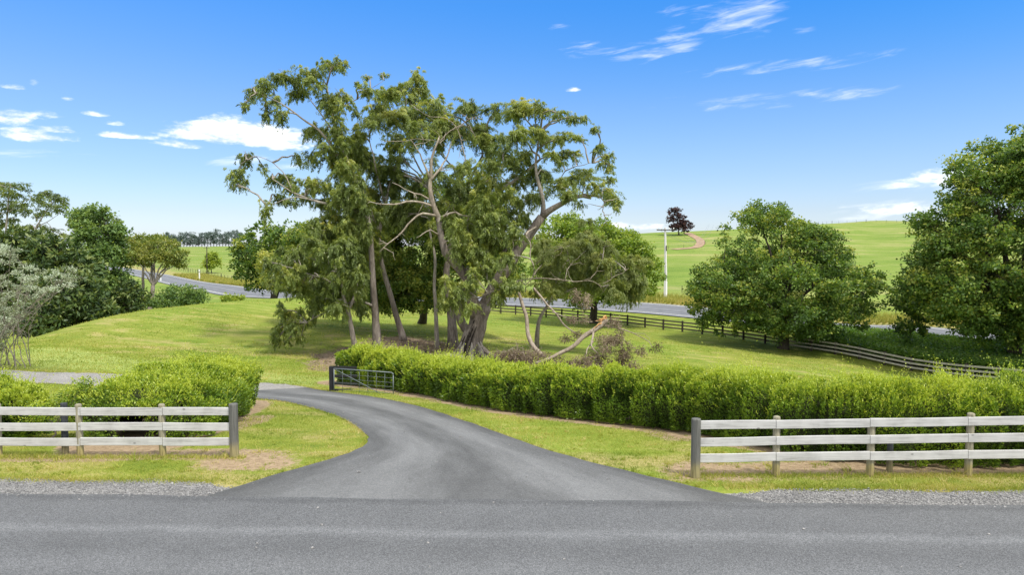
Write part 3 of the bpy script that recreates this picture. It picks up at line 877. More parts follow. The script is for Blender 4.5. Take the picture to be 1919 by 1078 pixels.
def clump_leaves(C, R, dens, L, W, droop=0.2, out=0.5, upn=0.0, sub=10, subr=0.3, hang=0.0, tint=0.45, tvar=0.18, ctv=0.16, top=0.22, shell=0.45, face=0.0):
    """leaves in ellipsoid clumps C with radii R; dens = leaf-area layers"""
    C, R = np.asarray(C, float), np.asarray(R, float)
    k = len(C)
    area = math.pi * R[:, 0] * R[:, 2]
    cnt = np.maximum((area * dens / (L * W * .5)).astype(int), 34)
    ns = np.maximum((sub * np.ones(k)).astype(int), 3)
    # twig heads
    ti = np.repeat(np.arange(k), ns)
    td = unit(rng.normal(size=(len(ti), 3)) * [1, 1, 1] + [0, 0, 0.25])
    tr = rng.uniform(size=len(ti)) ** shell
    tc = C[ti] + td * tr[:, None] * R[ti]
    off = np.r_[0, np.cumsum(ns)]
    idx = np.repeat(np.arange(k), cnt)
    tw = off[idx] + (rng.uniform(size=len(idx)) * ns[idx]).astype(int)
    g = rng.normal(size=(len(idx), 3))
    p = tc[tw] + g * R[idx] * subr
    if hang:
        p[:, 2] -= rng.exponential(hang, len(idx)) * R[idx, 2]
    o = unit(p - C[idx])
    a = unit(unit(rng.normal(size=(len(idx), 3))) * 0.8 + o * out + np.array([0, 0, -1.0]) * droop + np.array([0, 0, 1.0]) * upn)
    sc = rng.uniform(0.7, 1.35, len(idx))
    if face:       # blades lie along the outside of their clump
        nr = unit(o * face + np.array([0, 0, .35 * face]) + unit(rng.normal(size=(len(idx), 3))) * .75)
        V, Q = leaf_quads(p, a, L * sc, W * sc, unit(np.cross(nr, a)))
    else:
        V, Q = leaf_quads(p, a, L * sc, W * sc)
    hz = np.clip((p[:, 2] - C[idx, 2]) / R[idx, 2], -1, 1)
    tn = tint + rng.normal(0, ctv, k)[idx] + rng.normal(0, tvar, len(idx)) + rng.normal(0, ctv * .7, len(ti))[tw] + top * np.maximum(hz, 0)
    return V, Q, np.repeat(np.clip(tn, 0, 1), 4)


def spray_leaves(C, R, dens, L, W, tint, r_, twigs=16):
    """domed heads: leaves hang along twigs that arch out of each clump and droop at their tips"""
    k = len(C)
    area = math.pi * R[:, 0] * R[:, 2]
    cnt = np.maximum((area * dens / (L * W * .5)).astype(int), 40)
    nt = twigs
    d = unit(r_.normal(size=(k * nt, 3)) + [0, 0, .35])
    ci = np.repeat(np.arange(k), nt)
    s0 = C[ci] + r_.normal(0, .22, (k * nt, 3)) * R[ci]
    ln = r_.uniform(.55, 1.15, k * nt)
    sag = r_.uniform(.35, .95, k * nt)
    tt = r_.normal(0, .10, k * nt)
    idx = np.repeat(np.arange(k), cnt)
    tw = idx * nt + (r_.uniform(size=len(idx)) * nt).astype(int)
    t = r_.uniform(.12, 1.0, len(idx)) ** .75
    p = s0[tw] + d[tw] * R[idx] * (t * ln[tw])[:, None]
    p[:, 2] -= sag[tw] * t ** 2.2 * R[idx, 2]
    p += r_.normal(0, .075, p.shape) * R[idx]
    dirn = d[tw] * [1, 1, .5] - np.c_[np.zeros(len(idx)), np.zeros(len(idx)), sag[tw] * t * 1.6]
    a = unit(unit(dirn) * .7 + np.array([0, 0, -.45]) + unit(r_.normal(size=(len(idx), 3))) * .5)
    o = unit(p - C[idx] + np.c_[np.zeros((len(idx), 2)), R[idx, 2] * .3])
    nr = unit(o + unit(r_.normal(size=(len(idx), 3))) * .7)
    sc = r_.uniform(.7, 1.35, len(idx))
    V, Q = leaf_quads(p, a, L * sc, W * sc, unit(np.cross(nr, a)))
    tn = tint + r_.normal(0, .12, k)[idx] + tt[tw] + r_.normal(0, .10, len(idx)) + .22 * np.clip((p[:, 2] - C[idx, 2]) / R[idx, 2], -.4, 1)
    return V, Q, np.repeat(np.clip(tn, 0, 1), 4)


def px_clumps(lst, Y, spread, ox=0.0, oy=0.0, sc=1.0, flat=0.85, seed=1):
    """clumps from view positions: (cx, cy, rx, ry[, dY]) -> centres and radii in metres"""
    r = np.random.default_rng(seed)
    C, R = [], []
    for it in lst:
        cx, cy, rx, ry = it[:4]
        dY = it[4] if len(it) > 4 else r.uniform(-spread, spread)
        px, py = ox + cx / sc, oy + cy / sc
        C.append(P(px, py, Y + dY))
        k = (Y + dY) / F / sc
        R.append((rx * k, max(rx, ry) * k * flat, ry * k))
    return np.array(C), np.array(R)


def wander(pts, n, amt):
    c = catmull(pts, n)
    ph = rng.uniform(0, 6.28, (3, 2))
    t = np.linspace(0, 1, n)
    w = np.sin(t * math.pi)
    for d in range(3):
        c[:, d] += amt * w * (np.sin(t * 9 + ph[d, 0]) + .6 * np.sin(t * 19 + ph[d, 1]))
    return c


def connect(mb, skel, C, R, r0=0.06, r1=0.015, n=4, sag=0.0):
    """thin boughs from the nearest limb to each clump"""
    sk = np.vstack(skel)
    for c, r in zip(C, R):
        d = np.linalg.norm((sk - c) * [1, 0.7, 1], axis=1) + np.maximum(sk[:, 2] - c[2], 0) * 0.8
        s = sk[int(np.argmin(d))]
        L = np.linalg.norm(c - s)
        if L < 0.25: continue
        mid = (s + c) / 2 + np.array([0, 0, (0.12 - sag) * L]) + rng.normal(0, 0.06 * L, 3)
        q = wander([s, mid, c + np.array([0, 0, 0.1 * r[2]])], 7, 0.02 * L)
        k = min(1.0, 0.4 + L / 6)
        mb.tube(q, np.linspace(r0 * k, r1, 7), n, cap=False)
        for _ in range(3):
            e = c + unit(rng.normal(size=3)) * r * 0.95
            q2 = wander([q[4], (q[5] + e) / 2 + rng.normal(0, .05, 3), e], 5, 0.02)
            mb.tube(q2, np.linspace(r1 * 1.1, r1 * .35, 5), 3, cap=False)


# ---- gum trees
STEMS = {}
def gum_tree(label, Y, base, limbs, clumps, seed, group='tall gum trees in the clump', mat='gum', pale=(), dens=3.2, r_base=None, L=.25, W=.052, sp=2.5, tint=.45, char=False):
    """limbs: list of (list of (px, py, dY), r0, r1); pale: the same for bare pale limbs"""
    b = np.array(base, float)
    root = thing('gum_tree', label, 'tree', b, group)
    tr, sk = MB(), []
    for (pts, r0, r1) in limbs:
        w = [P(px, py, Y + dY) for px, py, dY in pts]
        L_ = sum(np.linalg.norm(np.subtract(w[i + 1], w[i])) for i in range(len(w) - 1))
        n = max(8, int(L_ / 0.45))
        c = wander(w, n, 0.05)
        rad = np.linspace(0, 1, n)
        rr = (r0 + (r1 - r0) * rad ** 0.85) * .84
        if abs(c[0][2] - b[2]) < 1.2:       # flare at the foot
            rr = rr * (1 + (.38 if r0 > .8 else .3) * np.exp(-rad * L_ / 0.9))
            c[0, 2] = b[2] - 0.3
        STEMS.setdefault(root.name, (c, rr))
        tr.tube(c, rr, 12 if r0 > .15 else 7, 0.05, flute=.07 if r0 > .3 else 0.0)
        sk.append(c)
    for (pts, r0, r1) in pale:
        pm = MB()
        w = [P(px, py, Y + dY) for px, py, dY in pts]
        L_ = sum(np.linalg.norm(np.subtract(w[i + 1], w[i])) for i in range(len(w) - 1))
        n = max(8, int(L_ / 0.35))
        c = wander(w, n, 0.06)
        pm.tube(c, np.linspace(r0, r1, n) * .82, 7, 0.05)
        sk.append(c)
        for q in range(int(L_ / 1.0)):       # bare side twigs
            i = rng.integers(2, n - 1)
            d = unit(rng.normal(size=3) + np.array([0, 0, .2])) * rng.uniform(.5, 1.4)
            pm.tube(wander([c[i], c[i] + d * .5 + rng.normal(0, .1, 3), c[i] + d], 6, .04), np.linspace(.03, .008, 6), 4, cap=False)
        pm.build('bare_limb', M['paleb'], root)
    C, R = px_clumps(*clumps, seed=seed) if isinstance(clumps, tuple) else clumps
    connect(tr, sk, C, R, 0.085, 0.024)
    tr.build('trunk', M['gumbark'], root)
    # break every clump into uneven overlapping sprays
    r3 = np.random.default_rng(seed + 500)
    Cs, Rs = [C], [R]
    for q in range(3):
        Cs.append(C + r3.normal(0, .62, C.shape) * R * [1, 1, .85]); Rs.append(R * r3.uniform(.45, .85, (len(C), 1)))
    C2, R2 = np.vstack(Cs), np.vstack(Rs)
    V, Q, tn = spray_leaves(C2, R2 * 1.18, dens * .80, L * .74, W * .86, tint + .04, r3)
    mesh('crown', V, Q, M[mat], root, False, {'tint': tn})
    return root


O3 = dict(ox=400, oy=80, sc=2.567)
O4 = dict(ox=800, oy=160, sc=2.567)


def to4(lst, dx=400 * 2.567, dy=80 * 2.567):
    """from the second enlargement's scale into the first one's"""
    return [(a + dx, b + dy, *r) for a, b, *r in lst]


GY = 46.5
gum_tree('slender gum with thin leaning trunk, lowest crown beside the gate', 45.5, GUM_BASE[0],
         [([(667, 668, 0), (660, 620, 0), (653, 585, 0), (640, 540, .3), (622, 490, .5), (600, 450, .6)], .225, .07), ([(653, 585, 0), (668, 540, .8), (672, 500, 1.0)], .14, .05),
          ([(640, 540, .3), (600, 520, -.6), (565, 510, -1)], .1, .03)],
         ([(470, 960, 55, 55), (400, 1010, 50, 55), (350, 1040, 40, 45), (330, 1110, 45, 45), (410, 1090, 55, 50), (480, 1060, 60, 60), (560, 1030, 60, 60), (620, 1060, 50, 60), (560, 1110, 60, 55), (480, 1150, 60, 55), (420, 1180, 50, 50),
           (540, 1200, 60, 55), (620, 1180, 60, 60), (680, 1130, 50, 60), (600, 1260, 55, 50), (660, 1250, 50, 50), (700, 1210, 45, 50), (260, 1060, 30, 40), (300, 1150, 35, 35), (500, 1240, 45, 45), (560, 900, 50, 55), (640, 960, 55, 60), (500, 900, 50, 50)], 45.5, 2.2, *O3.values()), 11, tint=.38, dens=3.6)
gum_tree('tallest gum, wind-swept open crown reaching far out past the gate side', 47.5, GUM_BASE[1],
         [([(708, 655, 0), (704, 605, 0), (699, 545, 0), (697, 480, 0), (690, 410, 0), (668, 340, .3), (640, 275, .5), (622, 215, .6), (612, 160, .4)], .33, .06),
          ([(668, 340, .3), (610, 258, -.5), (570, 225, -1), (520, 190, -1.2), (480, 175, -1)], .16, .025),
          ([(640, 275, .5), (600, 210, .6), (560, 160, .4)], .1, .02), ([(690, 410, 0), (650, 390, -.8), (600, 380, -1.3), (550, 360, -1.5), (510, 335, -1.5)], .18, .03),
          ([(600, 380, -1.3), (560, 370, -1.6), (500, 385, -1.6)], .08, .02), ([(550, 360, -1.5), (520, 310, -1.2), (480, 292, -1), (462, 300, -1)], .05, .015),
          ([(700, 575, 0), (680, 566, -.8), (650, 570, -1.5), (610, 585, -2), (575, 605, -2.2)], .12, .025), ([(622, 215, .6), (660, 190, 1), (720, 150, 1)], .07, .012)],
         ([(150, 300, 20, 25), (185, 240, 38, 42), (245, 190, 42, 38), (330, 150, 48, 32), (390, 172, 42, 34), (480, 150, 48, 48), (570, 100, 52, 38), (622, 100, 26, 28), (300, 262, 26, 24), (250, 330, 30, 36), (325, 350, 32, 46),
           (430, 235, 44, 36), (505, 205, 44, 32), (590, 255, 60, 44), (565, 310, 54, 42), (640, 275, 44, 36), (480, 420, 36, 46), (545, 430, 50, 42), (605, 440, 44, 44), (540, 505, 44, 44), (640, 520, 50, 50),
           (740, 160, 17, 13), (815, 150, 18, 15), (690, 190, 13, 10), (745, 235, 40, 30), (405, 550, 20, 40), (470, 550, 28, 36), (165, 550, 38, 40), (130, 620, 38, 46), (103, 675, 18, 30), (240, 597, 13, 14), (280, 650, 28, 32),
           (340, 650, 38, 36), (390, 692, 38, 36), (460, 670, 38, 38), (520, 685, 54, 54), (245, 785, 26, 48), (310, 752, 32, 26), (375, 765, 36, 22), (560, 560, 36, 44), (600, 620, 46, 52), (440, 735, 36, 26), (600, 760, 50, 50), (520, 770, 40, 35), (640, 600, 50, 50, -1.5), (690, 680, 50, 60, -1.6), (650, 720, 55, 50, -1.5), (720, 760, 45, 50, -1.4), (670, 800, 50, 45, -1.4), (600, 690, 50, 50, -1.3), (590, 380, 44, 40, -1), (620, 480, 44, 44, -1.2), (560, 820, 45, 45), (740, 900, 40, 50, -1.2), (640, 880, 50, 50, -1.2), (690, 960, 40, 50, -1),
           (350, 1340, 40, 45, -2), (310, 1380, 32, 40, -2), (390, 1370, 35, 40, -2.2), (440, 1340, 30, 30, -2), (340, 1290, 38, 38, -2), (410, 1300, 30, 30, -1.8), (355, 1440, 22, 28, -2.2), (420, 1420, 22, 26, -2.1), (480, 1300, 24, 24, -1.5), (300, 1430, 20, 26, -2)], 47.5, 2.0, *O3.values()), 12, dens=2.7, tint=.42)
gum_tree('gum leaning back between the tall wind-swept gum and the thin straight one', 51, GUM_BASE[2],
         [([(757, 640, 0), (738, 575, 0), (718, 500, 0), (712, 440, 0), (722, 380, .5), (742, 310, .6), (770, 240, .6)], .29, .06), ([(712, 440, 0), (690, 380, -1), (672, 320, -1.3)], .15, .03), ([(722, 380, .5), (700, 300, -.5), (690, 240, -.6)], .12, .025)],
         ([(680, 560, 66, 56), (655, 640, 64, 66), (720, 690, 56, 66), (700, 440, 56, 56), (770, 385, 64, 46), (660, 480, 40, 40), (820, 245, 36, 56), (880, 215, 56, 42), (955, 190, 56, 46), (1005, 235, 36, 46), (870, 345, 80, 44), (690, 770, 50, 60),
           (640, 830, 50, 60), (720, 850, 60, 60), (760, 760, 50, 55), (690, 920, 55, 60), (760, 930, 60, 70), (640, 740, 50, 50), (780, 1020, 60, 70), (700, 1010, 50, 60), (690, 520, 50, 50), (940, 255, 50, 40), (790, 860, 60, 60), (790, 310, 50, 40)], 50, 2.8, *O3.values()), 13, tint=.5)
gum_tree('thin straight pale-trunked gum beside the black stump', 49, GUM_BASE[3],
         [([(820, 660, 0), (818, 600, 0), (814, 540, 0), (813, 480, .2), (806, 420, .5), (812, 360, .8)], .2, .06)],
         ([(820, 620, 60, 60), (880, 560, 60, 50), (760, 600, 66, 66), (840, 690, 60, 60), (900, 640, 55, 55), (960, 700, 50, 50), (880, 460, 56, 46), (1000, 820, 60, 60), (920, 830, 60, 60), (850, 800, 60, 60)], 51, 1.5, *O3.values()), 14, tint=.4)
gum_tree('gum with stout grey trunk close behind the charred giant', 50, GUM_BASE[4],
         [([(850, 656, 0), (848, 610, 0), (842, 560, .3), (836, 510, .5), (850, 440, 1), (868, 390, 1.5), (880, 340, 1.6), (905, 290, 1.5)], .45, .08), ([(868, 390, 1.5), (858, 345, 1.2), (874, 323, 1), (905, 300, .8), (900, 272, .8)], .17, .05)],
         ([(960, 360, 84, 54), (1050, 330, 76, 46), (1090, 410, 66, 66), (1000, 440, 56, 56)] + to4([(30, 110, 56, 46), (200, 100, 56, 46), (330, 110, 76, 46), (130, 200, 66, 66), (60, 220, 56, 56), (240, 220, 76, 56), (310, 280, 70, 56), (130, 480, 66, 66), (60, 560, 60, 66), (180, 540, 50, 60), (60, 420, 40, 50)]), 49, 2.2, *O3.values()), 15, tint=.43)
gum_tree('giant old gum with charred hollow trunk forking into spreading pale limbs', GY, GUM_BASE[5],
         [([(880, 672, 0), (887, 640, 0), (894, 612, 0), (901, 590, 0), (910, 570, 0)], .92, .62), ([(900, 596, 0), (925, 545, 0), (952, 500, 0), (972, 468, 0), (995, 437, 0), (1016, 407, 0)], .60, .33),
          ([(896, 598, 0), (885, 560, -.4), (876, 520, -.6), (852, 492, -.6), (834, 474, -.6), (826, 435, -.5), (822, 405, -.5)], .55, .22),
          ([(1016, 407, 0), (1018, 389, .3), (1012, 350, .6), (1004, 310, .8), (1010, 250, 1)], .22, .05), ([(1016, 407, 0), (1038, 389, -.3), (1065, 374, -.5), (1090, 368, -.6), (1108, 371, -.6)], .30, .12),
          ([(935, 525, .6), (945, 460, 1), (930, 400, 1.4), (921, 370, 1.5), (956, 346, 1.4), (1006, 304, 1.2), (1012, 294, 1), (998, 284, .8)], .3, .08), ([(885, 620, .5), (868, 610, .6), (862, 560, .8), (880, 500, 1)], .4, .2)],
         (to4([(430, 112, 76, 42), (525, 112, 38, 38), (430, 255, 66, 60), (500, 212, 56, 42), (565, 130, 34, 24), (645, 130, 44, 24), (700, 152, 28, 22), (755, 157, 22, 17), (812, 205, 26, 22), (555, 255, 56, 44), (640, 250, 44, 32), (730, 250, 44, 22), (840, 292, 26, 24), (878, 338, 20, 24),
                (878, 388, 30, 28), (560, 430, 64, 54), (640, 462, 64, 44), (690, 512, 54, 44), (760, 440, 74, 42), (830, 482, 36, 30), (888, 508, 50, 42), (908, 556, 30, 34), (500, 540, 36, 36), (360, 505, 46, 54), (250, 560, 56, 54), (330, 600, 64, 62), (400, 610, 46, 46), (200, 680, 66, 54), (270, 690, 74, 70),
                (350, 710, 64, 70), (150, 730, 54, 60), (330, 770, 64, 54), (150, 970, 56, 56, -3), (220, 930, 40, 46, -3), (285, 880, 48, 46, -2.6), (355, 950, 54, 52, -3), (430, 950, 44, 46, -3), (340, 1010, 44, 36, -3), (130, 1030, 44, 46, -3), (700, 330, 50, 26), (640, 350, 36, 26), (590, 330, 40, 30), (250, 800, 60, 50, -2), (400, 830, 50, 44, -2.5), (380, 320, 50, 46), (470, 330, 40, 30), (300, 440, 60, 56), (420, 440, 46, 46), (455, 560, 46, 50), (180, 400, 56, 56), (330, 385, 56, 46), (430, 385, 46, 38), (120, 600, 56, 60), (80, 690, 56, 60), (420, 700, 50, 50), (300, 640, 60, 60, -2), (200, 800, 56, 56, -1.5), (460, 640, 40, 44)]), GY, 2.2, *O3.values()), 16,
         pale=[([(822, 408, -.5), (809, 371, -.5), (805, 333, -.4), (812, 290, -.2), (824, 255, 0)], .24, .06), ([(822, 405, -.5), (792, 401, -1), (771, 416, -1.4), (756, 433, -1.6), (729, 454, -1.9), (711, 473, -2)], .12, .03),
               ([(810, 376, -.5), (773, 360, -.9), (735, 342, -1.3)], .09, .02), ([(814, 388, -.5), (773, 376, -1.1), (729, 385, -1.5), (693, 378, -1.7)], .11, .03), ([(824, 408, -.5), (847, 400, -1.0), (880, 406, -1.2)], .12, .05),
               ([(806, 340, -.4), (835, 300, .2), (846, 265, .4)], .12, .03), ([(805, 333, -.4), (788, 290, -.7), (770, 262, -.9)], .1, .02), ([(820, 270, 0), (850, 240, 0), (880, 225, 0), (905, 222, 0)], .06, .02), ([(822, 440, -.6), (805, 433, -1.2), (780, 446, -1.6)], .07, .02),
               ([(1005, 425, -.2), (985, 440, -1.6), (993, 455, -2), (995, 480, -2.1), (1002, 500, -2.2), (998, 520, -2.2), (985, 535, -2.3)], .08, .035), ([(1091, 364, -.6), (1114, 367, -.8), (1131, 378, -1), (1129, 396, -1)], .09, .03),
               ([(1129, 396, -1), (1136, 410, -1), (1130, 424, -1)], .04, .01), ([(930, 445, -1.5), (950, 450, -2), (972, 449, -2.2)], .05, .02), ([(1060, 320, .5), (1085, 310, .3), (1110, 305, .2)], .05, .015), ([(720, 265, -.5), (810, 262, -.3), (830, 275, -.2)], .03, .015),
               ([(880, 330, .5), (850, 232, .6), (800, 215, .6), (770, 195, .5)], .05, .012), ([(960, 345, 1), (930, 330, .8), (905, 345, .8)], .05, .02), ([(895, 560, -2.5), (920, 545, -2.9), (905, 555, -3)], .05, .02)], dens=3.0, tint=.47)
# burnt streaks and root buttresses belong to the giant's trunk
giant = [o for o in COL.objects if o.name.startswith('gum_tree') and 'giant old gum' in o.get('label', '')][0]
cb = MB()
gc, gr = STEMS[giant.name]
gz = np.linspace(.15, 2.9, 40)
gcx = np.array([[np.interp(z + gc[0, 2], gc[:, 2], gc[:, d]) for d in range(3)] for z in gz])
grr = np.array([np.interp(z + gc[0, 2], gc[:, 2], gr) for z in gz])
gt = np.linspace(0, 1, 40)
for a0, wd, z0, z1, sd in ((122, 15, 0, 40, 1), (98, 5, 8, 34, 2), (150, 7, 3, 24, 3)):
    r2 = np.random.default_rng(sd)
    ii = np.arange(z0, z1)
    lo = a0 - wd * (.35 + .65 * r2.uniform(.3, 1, len(ii))) * np.sin(np.pi * np.clip((ii - z0 + 2) / (z1 - z0 + 3), 0, 1)) ** .4
    hi = a0 + wd * (.35 + .65 * r2.uniform(.3, 1, len(ii))) * np.sin(np.pi * np.clip((ii - z0 + 2) / (z1 - z0 + 3), 0, 1)) ** .4
    A_ = np.radians(lo[:, None] + (hi - lo)[:, None] * np.linspace(0, 1, 5)[None, :])
    rad_ = (grr[ii] * 1.07)[:, None] * np.array([.93, 1.0, 1.0, 1.0, .93])[None, :] + r2.uniform(-.02, .02, A_.shape)
    V_ = np.stack([gcx[ii, 0][:, None] + np.cos(A_) * rad_, gcx[ii, 1][:, None] - np.sin(A_) * rad_, np.broadcast_to(gcx[ii, 2][:, None], A_.shape)], -1).reshape(-1, 3)
    i_ = np.arange(len(ii) - 1)[:, None] * 5; j_ = np.arange(4)[None, :]
    cb.add(V_, np.stack([i_ + j_, i_ + j_ + 1, i_ + j_ + 6, i_ + j_ + 5], -1).reshape(-1, 4))
cb.build('burnt_bark', M['char'], giant)
rb = MB()
for dx, dy in ((-1.7, -.3), (-1.2, -1.2), (.1, -1.5), (1.2, -1.0), (1.5, .3)):
    b0 = GUM_BASE[5]
    e = on(b0[0] + dx * 1.15, b0[1] + dy * 1.15, -.05)
    rb.tube(wander([b0 + [dx * .38, dy * .38, 1.15], b0 + [dx * .55, dy * .55, .55], b0 + [dx * .8, dy * .8, .18], e], 14, .03), np.interp(np.linspace(0, 1, 14), [0, .4, .7, 1], [.03, .19, .17, .07]), 8, .1)
rb.build('root_buttress', M['gumbark'], giant)

# weeping low gum on the right, with bare pale boughs
gum_tree('low weeping grey-green gum with bare pale boughs beside the giant gum', 52, G(1005, 640),
         [([(1005, 640, 0), (1012, 600, 0), (1030, 560, 0), (1050, 510, .4), (1080, 470, .6)], .2, .05), ([(1030, 560, 0), (1080, 540, .5), (1140, 510, .6)], .12, .03)],
         (to4([(560, 800, 56, 66), (650, 785, 76, 56), (740, 800, 76, 56), (820, 830, 76, 66), (900, 850, 76, 56), (975, 900, 56, 66), (1015, 960, 36, 56), (700, 890, 86, 56), (800, 940, 76, 46), (880, 970, 66, 56), (600, 890, 56, 56), (970, 1000, 36, 46), (560, 960, 50, 40), (640, 960, 60, 40), (760, 730, 60, 40), (860, 760, 50, 40), (940, 960, 50, 50)]), 52, 2.2, *O3.values()), 17, mat='gumgrey',
         pale=[([(968, 527, -2.5), (1000, 522, -2.6), (1040, 522, -2.8), (1075, 530, -3), (1105, 526, -3), (1130, 538, -3.2)], .08, .02), ([(1058, 526, -3), (1070, 495, -2.6), (1098, 470, -2.4)], .05, .012), ([(1105, 526, -3), (1122, 500, -2.8), (1130, 483, -2.6)], .04, .01),
               ([(1130, 532, -3), (1160, 515, -3), (1178, 503, -3)], .04, .01), ([(1004, 495, -2.4), (1030, 475, -2.6), (1068, 460, -2.8)], .05, .015)], dens=3.2, tint=.5, group='gum trees in the clump')

# dense dark trees behind the gums
def broad_tree(name, label, base, ells, n, cr, mat, Lf, Wf, seed, dens=2.2, group=None, trunk_r=.35, bark='darkbark', tint=.42, flatc=.75, limbs=10, top=.3, droop=.25, sub=8, subr=.3, ctv=.17, inner=.35, trunk_h=.35, conn=True):
    """rounded broadleaf: clumps spread through ellipsoids (centre xyz, radii xyz) on a limbed trunk"""
    global rng
    keep = rng
    rng = np.random.default_rng(seed)
    b = np.array(base, float)
    root = thing(name, label, 'tree', b, group)
    vol = np.array([e[3] * e[4] * e[5] for e in ells]) ** (2 / 3)
    who = rng.choice(len(ells), n, p=vol / vol.sum())
    E = np.array(ells, float)
    d = unit(rng.normal(size=(n, 3)))
    rr = rng.uniform(inner, 1.0, n) ** 0.55
    C = E[who, :3] + d * rr[:, None] * E[who, 3:]
    r = rng.uniform(cr * .5, cr * 1.3, n)
    R = np.stack([r, r, r * flatc], -1)
    if cr > .55:      # loose sprays that break the outline
        k = int(n * .7)
        d2 = unit(rng.normal(size=(k, 3)) + [0, 0, .2]); w2 = rng.choice(len(ells), k, p=vol / vol.sum())
        C = np.vstack([C, E[w2, :3] + d2 * rng.uniform(.95, 1.10, (k, 1)) * E[w2, 3:]])
        r2 = rng.uniform(cr * .22, cr * .5, k)
        R = np.vstack([R, np.stack([r2, r2, r2 * .8], -1)])
    tr, sk = MB(), []
    cen = (E[:, :3] * vol[:, None]).sum(0) / vol.sum()
    th = max(cen[2] - b[2], 1.0)
    fork = b + (cen - b) * [trunk_h, trunk_h, trunk_h] + [0, 0, .1]
    c = wander([b - [0, 0, .25], b + (fork - b) * .5, fork], 9, .04)
    tr.tube(c, trunk_r * (1 + .5 * np.exp(-np.linspace(0, 4, 9))) * np.linspace(1, .8, 9), 10, .06)
    sk.append(c)
    for i in range(limbs):
        tgt = C[rng.integers(0, n)]
        q = wander([fork, fork + (tgt - fork) * .45 + [0, 0, .08 * np.linalg.norm(tgt - fork)], fork + (tgt - fork) * .9], 12, .08)
        tr.tube(q, np.linspace(trunk_r * .5, trunk_r * .1, 12), 6, .05, cap=False)
        sk.append(q)
    if conn:
        connect(tr, sk, C[:n], R[:n], trunk_r * .10, trunk_r * .03, 4)
    tr.build('trunk', M[bark], root)
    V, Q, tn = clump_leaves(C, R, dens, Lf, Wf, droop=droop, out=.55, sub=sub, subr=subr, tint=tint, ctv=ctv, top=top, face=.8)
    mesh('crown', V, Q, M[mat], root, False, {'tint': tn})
    rng = keep
    return root


def ell(px, py, rx, ry, Y, depth=None):
    c = P(px, py, Y); k = Y / F
    return (*c, rx * k, (depth if depth else rx * k * .9), ry * k)


broad_tree('shade_tree', 'dense dark evergreen tree filling the gap behind the gum trunks', G(790, 606), [ell(775, 480, 75, 95, 57, 3), ell(820, 400, 60, 70, 57, 3), ell(735, 520, 50, 50, 57, 2.5), ell(850, 520, 40, 60, 58, 2.5), ell(890, 430, 60, 90, 58, 3), ell(760, 545, 70, 42, 56, 3), ell(820, 545, 45, 40, 56, 2.5), ell(930, 480, 50, 60, 58, 2.5)], 380, .75, 'oak', .2, .12, 21, tint=.62, dens=2.6, group='dark evergreens behind the gum trunks')
broad_tree('shade_tree', 'dark evergreen tree between the leaning gum and the low crown by the gate', G(650, 600), [ell(640, 500, 75, 70, 57, 3), ell(610, 530, 55, 42, 57, 2.5), ell(690, 450, 50, 70, 57, 3), ell(580, 470, 40, 50, 57, 2.5), ell(700, 530, 50, 50, 56, 2.5)], 300, .75, 'oak', .2, .12, 29, tint=.62, dens=2.5, group='dark evergreens behind the gum trunks')
broad_tree('oak_tree', 'bright green round oak growing behind the giant gum', G(1112, 606), [ell(1110, 500, 100, 80, 82), ell(1060, 460, 70, 55, 82), ell(1160, 480, 60, 50, 81), ell(1190, 510, 50, 45, 81), ell(1100, 430, 50, 28, 82)], 170, 1.3, 'oakl', .27, .2, 22, group='oaks along the paddock fence', trunk_r=.45, tint=.5, inner=.5, flatc=.65, sub=14, subr=.22)
broad_tree('oak_tree', 'broad spreading oak with its trunk at the paddock fence', G(1468, 654), [ell(1465, 530, 150, 90, 70), ell(1445, 450, 90, 60, 70), ell(1545, 545, 105, 75, 70), ell(1375, 555, 85, 70, 69), ell(1440, 412, 42, 30, 70), ell(1440, 395, 30, 16, 70), ell(1520, 432, 30, 18, 70), ell(1530, 470, 55, 50, 70), ell(1490, 590, 120, 38, 69)], 300, 1.15, 'oak', .24, .17, 23, group='oaks along the paddock fence', trunk_r=.5, tint=.45, dens=2.3, limbs=16, inner=.5, flatc=.65, sub=14, subr=.22)
broad_tree('oak_tree', 'towering oak at the edge of the picture above the agapanthus', G(1900, 690), [ell(1930, 480, 190, 170, 60), ell(1900, 360, 110, 110, 60), ell(1800, 525, 95, 80, 60), ell(1860, 560, 110, 66, 59), ell(1780, 430, 55, 45, 60), ell(1960, 300, 80, 70, 60), ell(2000, 590, 120, 80, 59), ell(1745, 545, 42, 55, 60), ell(1890, 610, 60, 40, 59)], 480, 1.2, 'oak', .24, .17, 24, group='oaks along the paddock fence', trunk_r=.6, tint=.5, dens=2.2, limbs=22, inner=.5, flatc=.65, sub=14, subr=.22)
broad_tree('young_tree', 'small leafy young tree in the agapanthus bed under the towering oak', G(1706, 652), [ell(1706, 600, 26, 40, 66), ell(1702, 560, 30, 25, 66)], 34, .6, 'oak', .28, .2, 25, trunk_r=.12, tint=.4)
broad_tree('oak_tree', 'dark oak standing beside the highway bend', cz(510, 108, -3.6), [ell(505, 475, 58, 55, 108), ell(470, 490, 32, 50, 108), ell(540, 460, 40, 42, 108), ell(560, 500, 45, 45, 108), ell(600, 480, 50, 50, 110)], 190, 1.1, 'oak', .42, .3, 26, trunk_r=.5, tint=.42)
broad_tree('shrub', 'rounded yellow-green shrub in front of the dark oak at the highway bend', cz(505, 98, -3.4), [ell(500, 500, 17, 22, 98), ell(520, 520, 30, 18, 98)], 30, .8, 'gum', .35, .12, 27, trunk_r=.12, tint=.62, limbs=4)
broad_tree('shrub', 'upright olive shrub between the dark oak and the gums', cz(545, 96, -3.2), [ell(543, 500, 16, 25, 96), ell(560, 530, 30, 18, 96)], 30, .8, 'gum', .35, .12, 28, trunk_r=.12, tint=.55, limbs=4)

